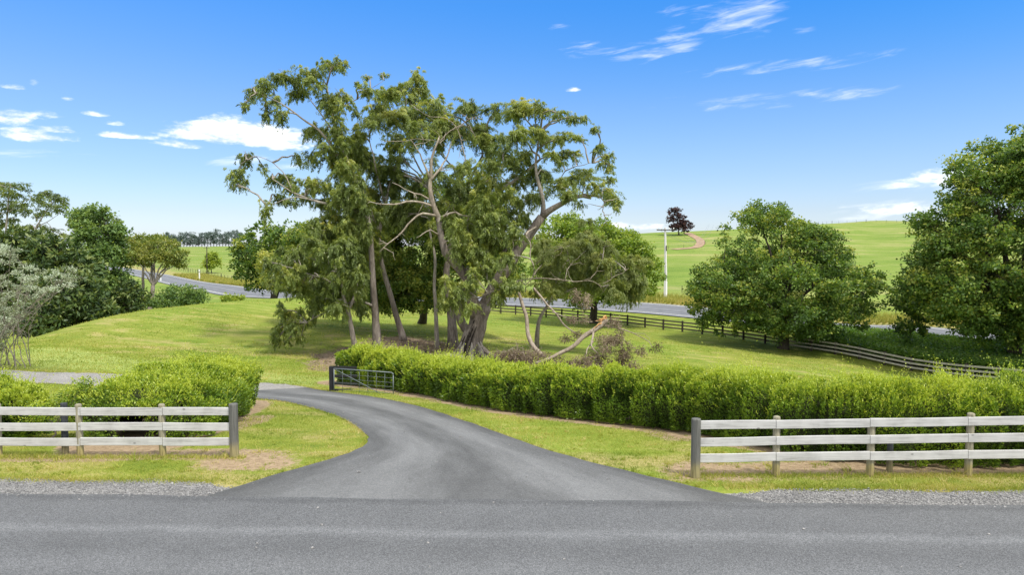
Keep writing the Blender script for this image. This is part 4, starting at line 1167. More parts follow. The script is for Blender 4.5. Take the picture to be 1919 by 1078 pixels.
# ---- trees in the gully on the left
def conifer(name, label, base, ells, n, seed, L=.55, W=.2, mat='con', dens=2.6, group=None, tint=.35, cr=.8, flat=.3):
    return broad_tree(name, label, base, ells, n, cr, mat, L, W, seed, dens, group, .4, 'darkbark', tint, flat, 8, .5, .1, 7, .36, .16, .2)


conifer('macrocarpa_tree', 'dark spreading cypress behind the silver bush in the gully', cz(70, 68, -5), [ell(70, 500, 85, 60, 68), ell(40, 470, 60, 38, 68), ell(130, 520, 55, 45, 68), ell(90, 580, 80, 45, 66), ell(150, 590, 50, 30, 66), ell(20, 560, 50, 60, 68)], 330, 31, group='dark cypresses in the gully')
conifer('macrocarpa_tree', 'dark low cypress skirting the foot of the mound', cz(150, 62, -4.6), [ell(130, 560, 65, 48, 63), ell(80, 600, 45, 30, 60), ell(170, 590, 40, 20, 63)], 190, 32, L=.45, W=.17, group='dark cypresses in the gully')
conifer('macrocarpa_tree', 'small dark conical cypress below the flat-topped tree', cz(240, 72, -4.6), [ell(242, 565, 36, 26, 72), ell(240, 545, 20, 22, 72), ell(225, 580, 30, 18, 72)], 80, 33, L=.4, W=.15, cr=.6, group='dark cypresses in the gully')
broad_tree('poplar_tree', 'soft green rounded tree rising behind the cypresses', cz(185, 80, -4.8), [ell(182, 440, 42, 50, 80), ell(185, 500, 52, 50, 80), ell(195, 550, 40, 40, 79), ell(165, 420, 25, 30, 80), ell(215, 460, 20, 40, 80)], 190, .75, 'poplar', .32, .22, 34, trunk_r=.35, tint=.5)
broad_tree('acacia_tree', 'flat-topped tree with bare leaning trunk above the gully', cz(275, 80, -4.2), [ell(290, 460, 38, 12, 84), ell(265, 482, 36, 14, 82), ell(315, 480, 32, 18, 82), ell(330, 495, 16, 10, 82)], 90, .6, 'acacia', .35, .13, 35, trunk_r=.28, tint=.6, bark='gumbark', trunk_h=.55, inner=.1, flatc=.5)
broad_tree('acacia_tree', 'flat-topped olive tree standing farther behind the bare leaning trunk', cz(265, 120, -4.0), [ell(280, 452, 40, 11, 120), ell(250, 458, 25, 10, 120)], 60, .8, 'acacia', .45, .16, 36, trunk_r=.25, tint=.5, bark='gumbark', trunk_h=.55, flatc=.5)
broad_tree('shrub', 'wide grey-green shrub spilling over the crest of the mound', cz(335, 76, -3.6), [ell(340, 555, 42, 22, 76), ell(320, 568, 40, 14, 75), ell(370, 560, 22, 15, 76)], 80, .55, 'poplar', .28, .16, 37, trunk_r=.15, tint=.42)
broad_tree('shrub', 'low bright green bush on the crest where the highway disappears', cz(440, 90, -2.5), [ell(437, 561, 20, 5, 88)], 22, .45, 'oakl', .28, .16, 38, trunk_r=.06, tint=.7, limbs=3)
gum_tree('tall gum at the edge of the picture with tiered open crown above the cypresses', 100, cz(10, 100, -4),
         [([(12, 560, 0), (12, 470, 0), (12, 420, 0), (15, 380, 0), (20, 345, 0)], .35, .07), ([(12, 400, 0), (35, 385, 0), (50, 375, 0)], .12, .03)],
         ([(10, 345, 28, 10), (35, 352, 20, 9), (-15, 350, 20, 12), (25, 362, 22, 8), (5, 380, 25, 9), (38, 384, 20, 9), (60, 370, 12, 9), (20, 393, 18, 8), (45, 395, 10, 7), (-10, 400, 20, 14), (5, 415, 16, 8), (28, 412, 10, 7)], 100, 2, 0, 0, 1.0), 41, group='gums above the cypresses', L=.42, W=.12, tint=.2, dens=1.5)
gum_tree('gum with leaning stem and slanting crown between the edge gum and the soft green tree', 105, cz(65, 105, -4),
         [([(60, 560, 0), (66, 440, 0), (75, 415, 0), (95, 385, 0), (110, 372, 0)], .3, .06), ([(70, 425, 0), (95, 412, 0), (112, 400, 0)], .1, .02)],
         ([(85, 362, 16, 8), (105, 370, 18, 8), (120, 378, 10, 8), (80, 380, 12, 6), (100, 385, 20, 8), (112, 395, 12, 6), (85, 397, 12, 7), (70, 405, 8, 6), (95, 430, 16, 8), (80, 428, 8, 6), (118, 440, 8, 6), (58, 425, 8, 8)], 105, 2, 0, 0, 1.0), 42, group='gums above the cypresses', L=.42, W=.12, tint=.2, dens=1.5)
gum_tree('sparse dark gum peeping out behind the soft green tree', 110, cz(150, 110, -4),
         [([(148, 560, 0), (146, 450, 0), (148, 400, 0)], .25, .05)],
         ([(150, 392, 12, 8), (142, 405, 10, 8), (136, 415, 8, 8), (142, 430, 10, 10), (220, 415, 8, 10), (222, 430, 6, 10), (138, 445, 8, 8)], 108, 2, 0, 0, 1.0), 43, group='gums above the cypresses', L=.5, W=.14, tint=.25, dens=1.5)

# silver bush at the left edge
def silver_bush():
    Y = 36.5
    b = G(8, 690)
    root = thing('silver_bush', 'pale silver-leaved bush with grey twigs fanning over the lawn', 'bush', b)
    mb, sk = MB(), []
    tips = [(20, 480), (45, 500), (75, 510), (105, 512), (135, 508), (138, 525), (115, 530), (90, 545), (60, 530), (30, 540), (50, 560), (25, 585), (78, 548), (5, 600), (-20, 500), (-40, 540), (0, 520), (10, 560), (-60, 480), (-90, 520), (10, 620), (-20, 600), (-50, 620), (35, 590), (0, 470)]
    for i, (px, py) in enumerate(tips):
        e = P(px, py, Y + rng.uniform(-1.5, 1.5))
        s = b + rng.normal(0, .55, 3) * [1, 1, 0]
        q = wander([s, s + (e - s) * .35 + [-.25, 0, .25], e], 14, .06)
        mb.tube(q, np.linspace(.03, .009, 14), 5, cap=False)
        sk.append(q)
        for k in range(16):
            a = q[rng.integers(4, 14)]
            d = unit(rng.normal(size=3) + unit(e - s) * 1.2) * rng.uniform(.3, .9)
            mb.tube(wander([a, a + d * .5, a + d], 4, .02), np.linspace(.014, .005, 4), 3, cap=False)
    mb.build('branches', M['deadtwig'], root)
    C, R = px_clumps([(px, py, 10, 6) for px, py in tips] + [(x - 12, y + 12, 10, 6) for x, y in tips] + [(x - 18, y - 6, 10, 6) for x, y in tips if x < 90] + [(5, 640, 10, 10), (-5, 655, 10, 12), (25, 470, 14, 5), (8, 462, 10, 5)], Y, 1.6, seed=5)
    V, Q, tn = clump_leaves(C, R, 1.9, .11, .05, droop=0, out=.4, upn=.35, sub=8, subr=.3, tint=.6, ctv=.22, top=.3)
    mesh('leaves', V, Q, M['pale'], root, False, {'tint': tn})


M['deadtwig'] = plain_mat('grey_twigs', (0.26, 0.23, 0.19), 0.9, 0.1)
silver_bush()

# ---- far trees
def pine_row():
    xs = np.r_[np.linspace(312, 452, 26), [226, 236, 244, 540, 556, 575]]
    for i, px in enumerate(xs):
        Yp = 660 + rng.uniform(-15, 25)
        h = rng.uniform(9, 14) + (3 if 398 < px < 452 else 0)
        b = on((px - CX) / F * Yp, Yp)
        root = thing('pine_tree', 'bluish distant pine in the shelter belt on the field crest', 'tree', b, 'distant pines along the field crest')
        mb = MB(); mb.tube([b - [0, 0, .5], b + [0, 0, h * .5], b + [0, 0, h * .95]], [.35, .25, .08], 5); mb.build('trunk', M['darkbark'], root)
        kx = rng.uniform(2.0, 3.6)
        m = 12
        m = 20
        C = np.stack([b[0] + rng.normal(0, kx * .55, m), b[1] + rng.normal(0, 1.5, m), b[2] + h * rng.uniform(.12, 1.0, m) ** .8], -1)
        R = np.stack([rng.uniform(.9, 1.9, m)] * 2 + [rng.uniform(.6, 1.3, m)], -1)
        V, Q, tn = clump_leaves(C, R, 2.0, .9, .5, droop=0, sub=5, subr=.3, tint=.4)
        mesh('crown', V, Q, M['pine'], root, False, {'tint': tn})


pine_row()
hb = G(1272, 441, 150)
Yh = hb[1]
broad_tree('copper_beech', 'dark copper-red tree alone on the hilltop', hb, [ell(1268, 412, 17, 20, Yh), ell(1278, 425, 19, 13, Yh), ell(1262, 402, 10, 12, Yh)], 75, .95, 'copper', .6, .4, 51, trunk_r=.35, tint=.35)
fb = G(394, 504, 150)
broad_tree('young_tree', 'small yellow-green tree beside the power pole in the far field', cz(396, 222, -3), [ell(396, 485, 11, 12, 222), ell(396, 494, 14, 6, 222)], 26, 1.2, 'oakl', .7, .4, 52, trunk_r=.15, tint=.7, limbs=3)
for px, lb in ((1500, 'round'),):
    pass

# ------------------------------------------------------------------ hedges
def hedge(label, path, hw, hh, seed, dens=3.0, group=None, tint0=.36, name='hedge', shoots=260, lean=0.0, holes=0.0):
    global rng
    keep = rng
    rng = np.random.default_rng(seed)
    path = np.array(path, float)
    N = 240
    c = catmull(path, N)
    k0 = np.linspace(0, 1, len(hw)); kk = np.linspace(0, 1, N)
    HW = np.interp(kk, k0, hw); HH = np.interp(kk, np.linspace(0, 1, len(hh)), hh)
    HH = HH * (1 + .075 * cnoise(np.linspace(0, 30, N), np.zeros(N), 1.3, seed + 20) + .075 * cnoise(np.linspace(0, 30, N), np.zeros(N), 4.2, seed + 21))
    tn = np.gradient(c, axis=0); tn = unit(tn); nr = np.stack([-tn[:, 1], tn[:, 0]], -1)
    slen = np.r_[0, np.cumsum(np.linalg.norm(np.diff(c, axis=0), axis=1))]
    Ltot = slen[-1]
    b = on(*c[N // 2])
    root = thing(name, label, 'hedge', b, group)

    def surf(s, th, f):
        """s 0..1 along, th 0..pi over the top, f radius fraction -> world points"""
        i = s * (N - 1); i0 = np.clip(i.astype(int), 0, N - 2); fr = (i - i0)[:, None]
        cc = c[i0] * (1 - fr) + c[i0 + 1] * fr
        nn = nr[i0]; w = np.interp(s, kk, HW); h = np.interp(s, kk, HH)
        sl = s * Ltot
        bump = 1 + .15 * cnoise(sl, th * 1.6, 2.6, seed) + .13 * cnoise(sl, th * 1.2, 6.5, seed + 1) - .64 * np.clip(np.cos(sl * 5.2 + 1.6 * np.sin(sl * 1.3 + seed)) - .55, 0, 1) * np.clip(.55 + .8 * cnoise(sl, sl * 0, .9, seed + 3), 0, 1.3)
        ct, stn = np.cos(th), np.sin(th)
        e = .62
        x = np.sign(ct) * np.abs(ct) ** e; z = np.abs(stn) ** e
        endt = np.minimum(np.clip(sl / .5, 0, 1), np.clip((Ltot - sl) / .5, 0, 1)) ** .4
        foot = .88 + .12 * np.clip(z * 2.2, 0, 1)
        xy = cc + nn * (x * w * bump * f * (0.25 + .75 * endt) * foot)[:, None]
        g = zt(xy[:, 0], xy[:, 1])
        zz = g + .06 + z * h * (1 + .5 * (bump - 1)) * (.35 + .65 * f) * (.55 + .45 * endt)
        return np.c_[xy, zz], z, bump

    # inner twiggy mass
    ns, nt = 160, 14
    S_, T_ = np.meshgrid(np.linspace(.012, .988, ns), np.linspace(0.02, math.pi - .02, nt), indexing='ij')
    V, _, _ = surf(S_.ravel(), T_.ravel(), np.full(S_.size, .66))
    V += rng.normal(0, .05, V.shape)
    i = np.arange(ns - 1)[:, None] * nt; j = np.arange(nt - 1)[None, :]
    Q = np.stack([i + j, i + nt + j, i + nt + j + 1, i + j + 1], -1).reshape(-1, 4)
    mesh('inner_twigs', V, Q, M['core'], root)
    # leaves, more of them and smaller where the camera side is near
    D = np.hypot(c[:, 0], c[:, 1])
    lsz = np.interp(kk, kk, .0029 * D)
    per = (2 * HH + 1.2 * HW) / (lsz ** 2 * .30)
    w = per / per.sum(); cum = np.cumsum(w)
    n = int(1.4 * dens * float((((per[1:] + per[:-1]) / 2) * np.diff(slen)).sum()) * .55)
    s = np.interp(rng.uniform(0, 1, n), np.r_[0, cum], np.r_[0, kk])
    th = np.arccos(rng.uniform(-1, 1, n)) * .55 + rng.uniform(0, math.pi, n) * .45
    low = rng.uniform(size=n) < .42
    th = np.where(low, np.where(rng.uniform(size=n) < .5, rng.uniform(0.0, 1, n) ** 2.6 * .8, math.pi - rng.uniform(0.0, 1, n) ** 2.6 * .8), th)
    f = 1 - rng.exponential(.09, n)
    V0, z, bmp = surf(s, th, np.clip(f, .45, 1.04) )
    ct = np.cos(th)
    i0 = np.clip((s * (N - 1)).astype(int), 0, N - 1)
    o = np.c_[nr[i0] * ct[:, None], np.sin(th)]
    a = unit(o * .7 + unit(rng.normal(size=(n, 3))) * .75 + [0, 0, .45])
    sz = lsz[i0] * rng.uniform(.7, 1.4, n)
    lum = cnoise(s * Ltot, th * 1.5, 3.2, seed + 5)
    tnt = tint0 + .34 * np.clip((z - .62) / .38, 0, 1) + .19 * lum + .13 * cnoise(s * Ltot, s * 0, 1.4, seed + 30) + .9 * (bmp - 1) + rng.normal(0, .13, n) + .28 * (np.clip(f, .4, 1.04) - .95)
    Vl, Ql = leaf_quads(V0, a, sz * 1.15, sz * .55)
    parts = [(Vl, Ql, np.repeat(np.clip(tnt, 0, 1), 4))]
    # young upright shoots
    m = int(shoots * Ltot)
    s = rng.uniform(.02, .98, m); th = np.clip(rng.normal(math.pi / 2, .55, m), .3, 2.84)
    P0, z, bmp = surf(s, th, np.full(m, .98))
    i0 = np.clip((s * (N - 1)).astype(int), 0, N - 1)
    hgt = rng.gamma(2.2, .095, m) * (1 + .7 * np.clip(cnoise(s * Ltot, th, 1.6, seed + 9), -.8, 1))
    dr = unit(np.c_[rng.normal(0, .32, (m, 2)) + nr[i0] * (np.cos(th) * .7)[:, None], np.ones(m)])
    q = 9
    t = np.tile(np.linspace(0, 1, q), m)
    I = np.repeat(np.arange(m), q)
    pp = P0[I] + dr[I] * (t * hgt[I])[:, None]
    aa = unit(dr[I] * .8 + unit(rng.normal(size=(len(I), 3))) * .7)
    sz = lsz[i0][I] * rng.uniform(.7, 1.2, len(I)) * (1.05 - .35 * t)
    Vs, Qs = leaf_quads(pp, aa, sz * 1.1, sz * .5)
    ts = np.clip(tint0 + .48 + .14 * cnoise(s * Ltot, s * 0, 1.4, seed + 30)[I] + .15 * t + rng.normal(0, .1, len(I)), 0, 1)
    parts.append((Vs, Qs + len(Vl), np.repeat(ts, 4)))
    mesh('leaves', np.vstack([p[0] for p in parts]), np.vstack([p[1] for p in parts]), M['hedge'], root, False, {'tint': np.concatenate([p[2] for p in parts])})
    rng = keep
    return root


hedge('long bright green hedge curving from the gate along the driveway behind the fence', HEDGE_R, [.9, .95, 1.0, 1.05, 1.15, 1.2], [1.75, 1.65, 1.4, 1.45, 1.62, 1.72, 1.78, 1.76, 1.72], 61)
hedge('bushy green hedge running back from the fence on the gravel lane side of the driveway', HEDGE_L, [1.95, 1.85, 1.6, 1.4], [1.35, 1.5, 1.6, 1.65, 1.65], 62, tint0=.42)
hedge('short clipped green bush behind the fence under the silver bush', [(-16.6, 19.6), (-15.0, 19.3), (-13.4, 19.2)], [1.1, 1.1, .9], [1.65, 1.55, 1.1], 63, tint0=.3, name='bush')
broad_tree('shrub', 'thin open shrub with loose shoots between the short bush and the hedge', G(95, 835), [(-12.35, 18.9, .75, .55, .4, .6), (-12.1, 18.9, 1.1, .3, .3, .5), (-13.0, 18.7, .5, .5, .4, .4)], 46, .2, 'hedge', .065, .03, 64, trunk_r=.03, tint=.55, dens=1.6, limbs=6)

# ------------------------------------------------------------------ front fences
def round_post(x, y, top, r, mat, parent, dome=True, lean=(0, 0)):
    b = on(x, y)
    pr = [(r, -.3), (r, 0), (r, .3), (r * .99, top - .05)] + ([(r * .93, top - .015), (r * .55, top), (.01, top + .003)] if dome else [(r, top - .004), (r * .97, top), (.01, top + .001)])
    mb = MB()
    pts = [np.array([x + lean[0] * z, y + lean[1] * z, b[2] + z]) for _, z in pr]
    mb.tube(pts, [p[0] for p in pr], 14, 0.0)
    root = parent
    o = mesh('post', np.vstack(mb.V) , [np.vstack(mb.Q), np.vstack(mb.T)], mat, parent)
    return o


def front_fence(label, Y0, pts_px, end_px, rails, posts, zref, outer):
    """rails: list of (left y px, right y px) centre lines; posts: (px, base py, top py, half-width px, material)"""


def post_at(px, pyb, pyt, wpx, mat, parent, name='post', dY=0.0, dome=True, toward=None):
    Y = G(px, pyb)[1] + dY
    b = P(px, pyb, Y); b[2] = float(zt(b[0], b[1])[0])
    tp = P(px, pyt, Y)
    r = wpx / 2 * Y / F
    h = tp[2] - b[2]
    mb = MB()
    pr = [(r * 1.02, -.35), (r * 1.02, 0), (r, .3), (r * .99, h - .05)] + ([(r * .94, h - .018), (r * .6, h - .003), (.012, h)] if dome else [(r * .98, h - .008), (r * .94, h), (.012, h + .001)])
    lean = rng.normal(0, .006, 2)
    mb.tube([b + [lean[0] * z, lean[1] * z, z] for _, z in pr], [p[0] for p in pr], 14)
    # child mesh whose own origin is its foot, so its timber pattern starts there
    o = mb.build(name, mat, parent)
    me = o.data
    off = b - BASE[parent.name] if parent else b
    co = np.empty(len(me.vertices) * 3, np.float32); me.vertices.foreach_get('co', co)
    me.vertices.foreach_set('co', (co.reshape(-1, 3) - off).astype(np.float32).ravel())
    o.location = tuple(float(v) for v in off)
    me.update()
    return o, b, Y, r


def rail_between(parent, a, b, h, t, mat):
    mb = MB()
    mid = (a + b) / 2
    mb.board(a, b, h, t, seg=6, bow=rng.normal(0, .006))
    o = mb.build('rail', mat, parent, smooth=False)
    me = o.data
    off = a - BASE[parent.name]
    co = np.empty(len(me.vertices) * 3, np.float32); me.vertices.foreach_get('co', co)
    # random shift of the local origin keeps the grain different on every rail
    sh = off + np.array([rng.uniform(-9, 9), rng.uniform(-9, 9), 0])
    me.vertices.foreach_set('co', (co.reshape(-1, 3) - sh).astype(np.float32).ravel())
    o.location = tuple(float(v) for v in sh)
    me.update()
    return o


def build_front_fences():
    # left of the driveway
    b = G(437, 857)
    f = thing('post_and_rail_fence', 'weathered white three-rail fence with grey end post beside the lawn wedge', 'fence', b)
    post_at(439.5, 857, 757, 16.5, M['endpost'], f, dome=False)
    YP = b[1] + .02
    for px in (305, 151, -2, -155, -308):
        post_at(px, 857.5, 757, 12, M['post'], f, dY=.09)
    Yr = YP - 0.01
    for (yl, yr) in ((771.5, 771.5), (800, 800), (828, 828.5)):
        j = [432, 305, 151, -2, -155, -320]
        for k in range(0, 5):
            if yl == 771.5 and k in (0, 2) : pass
            x1, x0 = j[k] - (0 if k == 0 else .5), j[k + 1] + .5
            a = P(x0, yl + rng.normal(0, .5), Yr); c = P(x1, yr + rng.normal(0, .5), Yr)
            rail_between(f, a, c, .198, .042, M['rail'])
    # right of the driveway
    b = G(1303, 895)
    f = thing('post_and_rail_fence', 'weathered white three-rail fence in front of the long hedge', 'fence', b)
    post_at(1303, 895, 785, 18, M['endpost'], f, dome=False)
    YP = b[1]
    for px, pt in ((1454, 780), (1630, 785), (1813.5, 773.5), (1999, 771), (2180, 769)):
        post_at(px, 895.5, pt, 13.5, M['post'], f, dY=.10)
    Yr = YP - 0.005
    xs = [1309.5, 1454, 1630, 1813.5, 1999, 2180]
    for (y0, y1) in ((798, 788.5), (829, 820), (859, 851)):
        def yy(px): return y0 + (y1 - y0) * (px - 1309) / 610
        for k in range(5):
            a = P(xs[k] + (.5 if k else 0), yy(xs[k]) + rng.normal(0, .5), Yr); c = P(xs[k + 1] - .5, yy(xs[k + 1]) + rng.normal(0, .5), Yr)
            rail_between(f, a, c, .196, .042, M['rail'])
    for px, pyb, pyt, w, lab in ((123, 858, 756, 12, 'dark-topped round post standing just behind the fence on the lawn wedge side'), (1666.5, 893, 826, 11, 'short black round post standing behind the fence against the hedge')):
        r = thing('fence_post', lab, 'post', G(px, pyb))
        post_at(px, pyb, pyt, w, M['darkpost'], r, 'timber', dY=.32, dome=False)


build_front_fences()

# ------------------------------------------------------------------ gate
def build_gate():
    base = G(622, 734)
    Y = base[1]
    k = Y / F
    r = thing('fence', 'short black post-and-rail fence stub behind the open gate', 'fence', base)
    mb = MB()
    h = P(622, 687, Y)[2] - base[2]
    mb.board(base + [0, 0, -.3], base + [0, 0, h], .2, .2, up=(1, 0, 0)); mb.build('strainer_post', M['blackwood'], r, False)
    for py in (689, 705, 719, 731.5):
        mb = MB(); mb.board(P(624, py, Y + .06), P(668, py + .8, Y + 1.0), .13, .05); mb.build('rail', M['blackwood'], r, False)
    g = thing('farm_gate', 'open galvanised metal farm gate with wire mesh against the hedge', 'gate', P(627, 736, Y - .15))
    yn = Y - 1.2
    q = lambda px, py: P(px, py, Y - .18 + (yn - Y + .18) * (px - 627) / 110)
    fr = MB()
    loop = [q(626, 691), q(733, 698.5), q(736.5, 700.5), q(737, 704), q(737, 743), q(626, 734.5), q(626, 691)]
    for a, b in zip(loop[:-1], loop[1:]):
        fr.tube([a, b], .024, 8)
    fr.build('frame', M['galv'], g)
    br = MB(); br.tube([q(627, 692), q(715, 739)], .015, 6); br.build('brace', M['galv'], g)
    ms = MB()
    for i in range(1, 7):
        x = 626 + i * 111 / 7
        ms.tube([q(x, 691 + .07 * (x - 626)), q(x, 734.5 + .077 * (x - 626))], .009, 5)
    for t in (.22, .42, .60, .75, .88):
        ms.tube([q(626, 691 + 43.5 * t), q(737, 699.5 + 43.5 * t)], .007, 5)
    ms.build('wire_mesh', M['galv'], g)


build_gate()

# ------------------------------------------------------------------ paddock fence behind
def paddock_fence():
    c = catmull(np.array(FENCE_XYZ)[:, :2], 900)
    s = np.r_[0, np.cumsum(np.linalg.norm(np.diff(c, axis=0), axis=1))]
    n = int(s[-1] / 2.3) + 1
    d = np.linspace(0, s[-1], n)
    pts = np.stack([np.interp(d, s, c[:, 0]), np.interp(d, s, c[:, 1])], -1)
    # the last bays, nearest the hedge, have weathered pale rails
    f = thing('paddock_fence', 'long dark three-rail timber fence along the back of the paddock', 'fence', on(*pts[n // 2]))
    G3 = [on(*p) for p in pts]
    for g in G3:
        mb = MB(); mb.board(g + [0, 0, -.3], g + [0, 0, 1.28 + rng.normal(0, .02)], .19, .17, up=(1, 0, 0)); mb.build('post', M['fpost'], f, False)
    for i in range(n - 1):
        a, b = G3[i], G3[i + 1]
        dv = b - a
        nrm = np.array([dv[1], -dv[0], 0]); nrm /= np.linalg.norm(nrm)
        if nrm[1] > 0: nrm = -nrm
        x = (a[0] + b[0]) / 2
        pale = x > 29
        for h in (.34, .72, 1.10):
            mb = MB(); e = dv / np.linalg.norm(dv) * .004
            o = nrm * .095 if pale else -nrm * .1
            mb.board(a + o + e + [0, 0, h], b + o - e + [0, 0, h], .17, .045)
            mb.build('rail', M['greyrail'] if pale else M['brownrail'], f, False)
    return G3


paddock_fence()


def wire_fence(label, path, step, h, group):
    c = catmull(np.array(path)[:, :2], 300)
    s = np.r_[0, np.cumsum(np.linalg.norm(np.diff(c, axis=0), axis=1))]
    n = int(s[-1] / step) + 1
    d = np.linspace(0, s[-1], n)
    pts = [on(np.interp(q, s, c[:, 0]), np.interp(q, s, c[:, 1])) for q in d]
    f = thing('wire_fence', label, 'fence', pts[n // 2], group)
    for i, p in enumerate(pts):
        big = i % 4 == 0
        mb = MB(); mb.board(p + [0, 0, -.3], p + [0, 0, h * (1.05 if big else .95)], .16 if big else .08, .16 if big else .08, up=(1, 0, 0)); mb.build('post', M['fpost'], f, False)
    for k in (.35, .6, .9):
        mb = MB(); mb.tube(np.array([p + [0, 0, h * k] for p in pts]), .012, 4, cap=False); mb.build('wire', M['wire'], f)


C_ = np.array(ROAD_C)[:, :2]
wire_fence('wire and batten fence at the foot of the green hill behind the highway', [P(985, 552, 118), P(1250, 553, 114), P(1440, 572, 104), P(1640, 595, 94), P(1850, 615, 84)], 2.6, 1.25, None)
wire_fence('wire fence along the far field above the straw bank of the highway', [cz(620, 140, -2.6), cz(520, 148, -2.8), cz(450, 172, -2.9), cz(390, 205, -3), cz(330, 250, -3), cz(270, 300, -2.6)], 4.2, 1.4, None)
wire_fence('post fence running just under the grassy crest of the hill', [G(1500, 424, 150), G(1560, 419, 150), G(1640, 416.5, 150), G(1760, 417.5, 150)], 5, 1.5, None)
wire_fence('wire fence crossing the upper slope of the hill below the track', [G(1205, 466, 150), G(1262, 467, 150), G(1290, 463, 150), G(1340, 455, 150)], 8, 1.3, None)

# ------------------------------------------------------------------ poles
def power_pole(label, base, top, r0, r1, mat, arm, Y, name='power_pole', armdir=(1, 0, 0), group=None):
    r = thing(name, label, 'pole', base, group)
    mb = MB()
    if mat == 'concrete':
        mb.tube([base - [0, 0, .4], base + [0, 0, 4.0], top], [r0, r0 * .82, r1], 4); o = mb.build('pole', M[mat], r, False)
    else:
        mb.tube([base - [0, 0, .4], top], [r0, r1], 8); mb.build('pole', M[mat], r)
    ad = unit(np.array(armdir, float))
    mb = MB(); mb.board(top - ad * arm + [0, -r1 - .06, -.35], top + ad * arm + [0, -r1 - .06, -.35], .14, .1); mb.build('crossarm', M['fpost'], r, False)
    ends = []
    for t in (-.95, -.45, .45, .95):
        p = top + ad * arm * t + [0, -r1 - .06, -.28]
        mb = MB(); mb.tube([p, p + [0, 0, .1], p + [0, 0, .2], p + [0, 0, .3]], [.03, .07, .08, .03], 8); mb.build('insulator', M['white'], r)
        ends.append(p + [0, 0, .25])
    return r, ends


bp = G(1247, 559, 98)
tp = P(1246.5, 427, bp[1])
r, ends = power_pole('pale concrete power pole with crossarm beside the highway', bp, tp, .26, .15, 'concrete', 1.35, bp[1])
mb = MB(); mb.tube([bp + [0, 0, .0], bp + [0, 0, 2.6]], [.275, .26], 4); mb.build('white_band', M['white'], r, False)
mb = MB()
for k in range(7): mb.board(bp + [0, -.30 + .01 * k, 7.4 + k * .12], bp + [.02, -.30 + .01 * k, 7.5 + k * .12], .14, .12, up=(1, 0, 0))
mb.build('fittings', M['fpost'], r, False)
lp = G(388, 515, 160)
power_pole('thin timber power pole beside the small yellow-green tree in the far field', lp, P(387.5, 462, lp[1]), .2, .13, 'fpost', 1.0, lp[1])
wr = thing('power_line', 'three sagging wires running from the concrete pole over the hill', 'wire', ends[0])
far = P(1330, 420, 330)
for e in (ends[0], ends[1], ends[3]):
    f2 = far + (e - ends[1])
    mb = MB(); t = np.linspace(0, 1, 30)[:, None]
    mb.tube(e * (1 - t) + f2 * t - np.array([0, 0, 5.0]) * (4 * t * (1 - t)) , .022, 4, cap=False); mb.build('wire', M['wirewhite'] if 'wirewhite' in M else M['galv'], wr)
for px, py0, py1, lb in ((301.5, 508, 527, 'white roadside post by the highway near the flat-topped tree'), (374, 505, 526, 'white roadside post by the highway below the small yellow-green tree')):
    b = G(px, py1, 120)
    r = thing('marker_post', lb, 'post', b)
    hh = P(px, py0, b[1])[2] - b[2]
    mb = MB(); mb.board(b - [0, 0, .2], b + [0, 0, hh], .22, .22, up=(1, 0, 0)); mb.build('post', M['white'], r, False)
    mb = MB(); mb.board(b + [0, -.125, hh * .72], b + [0, -.125, hh * .80], .2, .02, up=(1, 0, 0)); mb.build('reflector', M['fpost'], r, False)

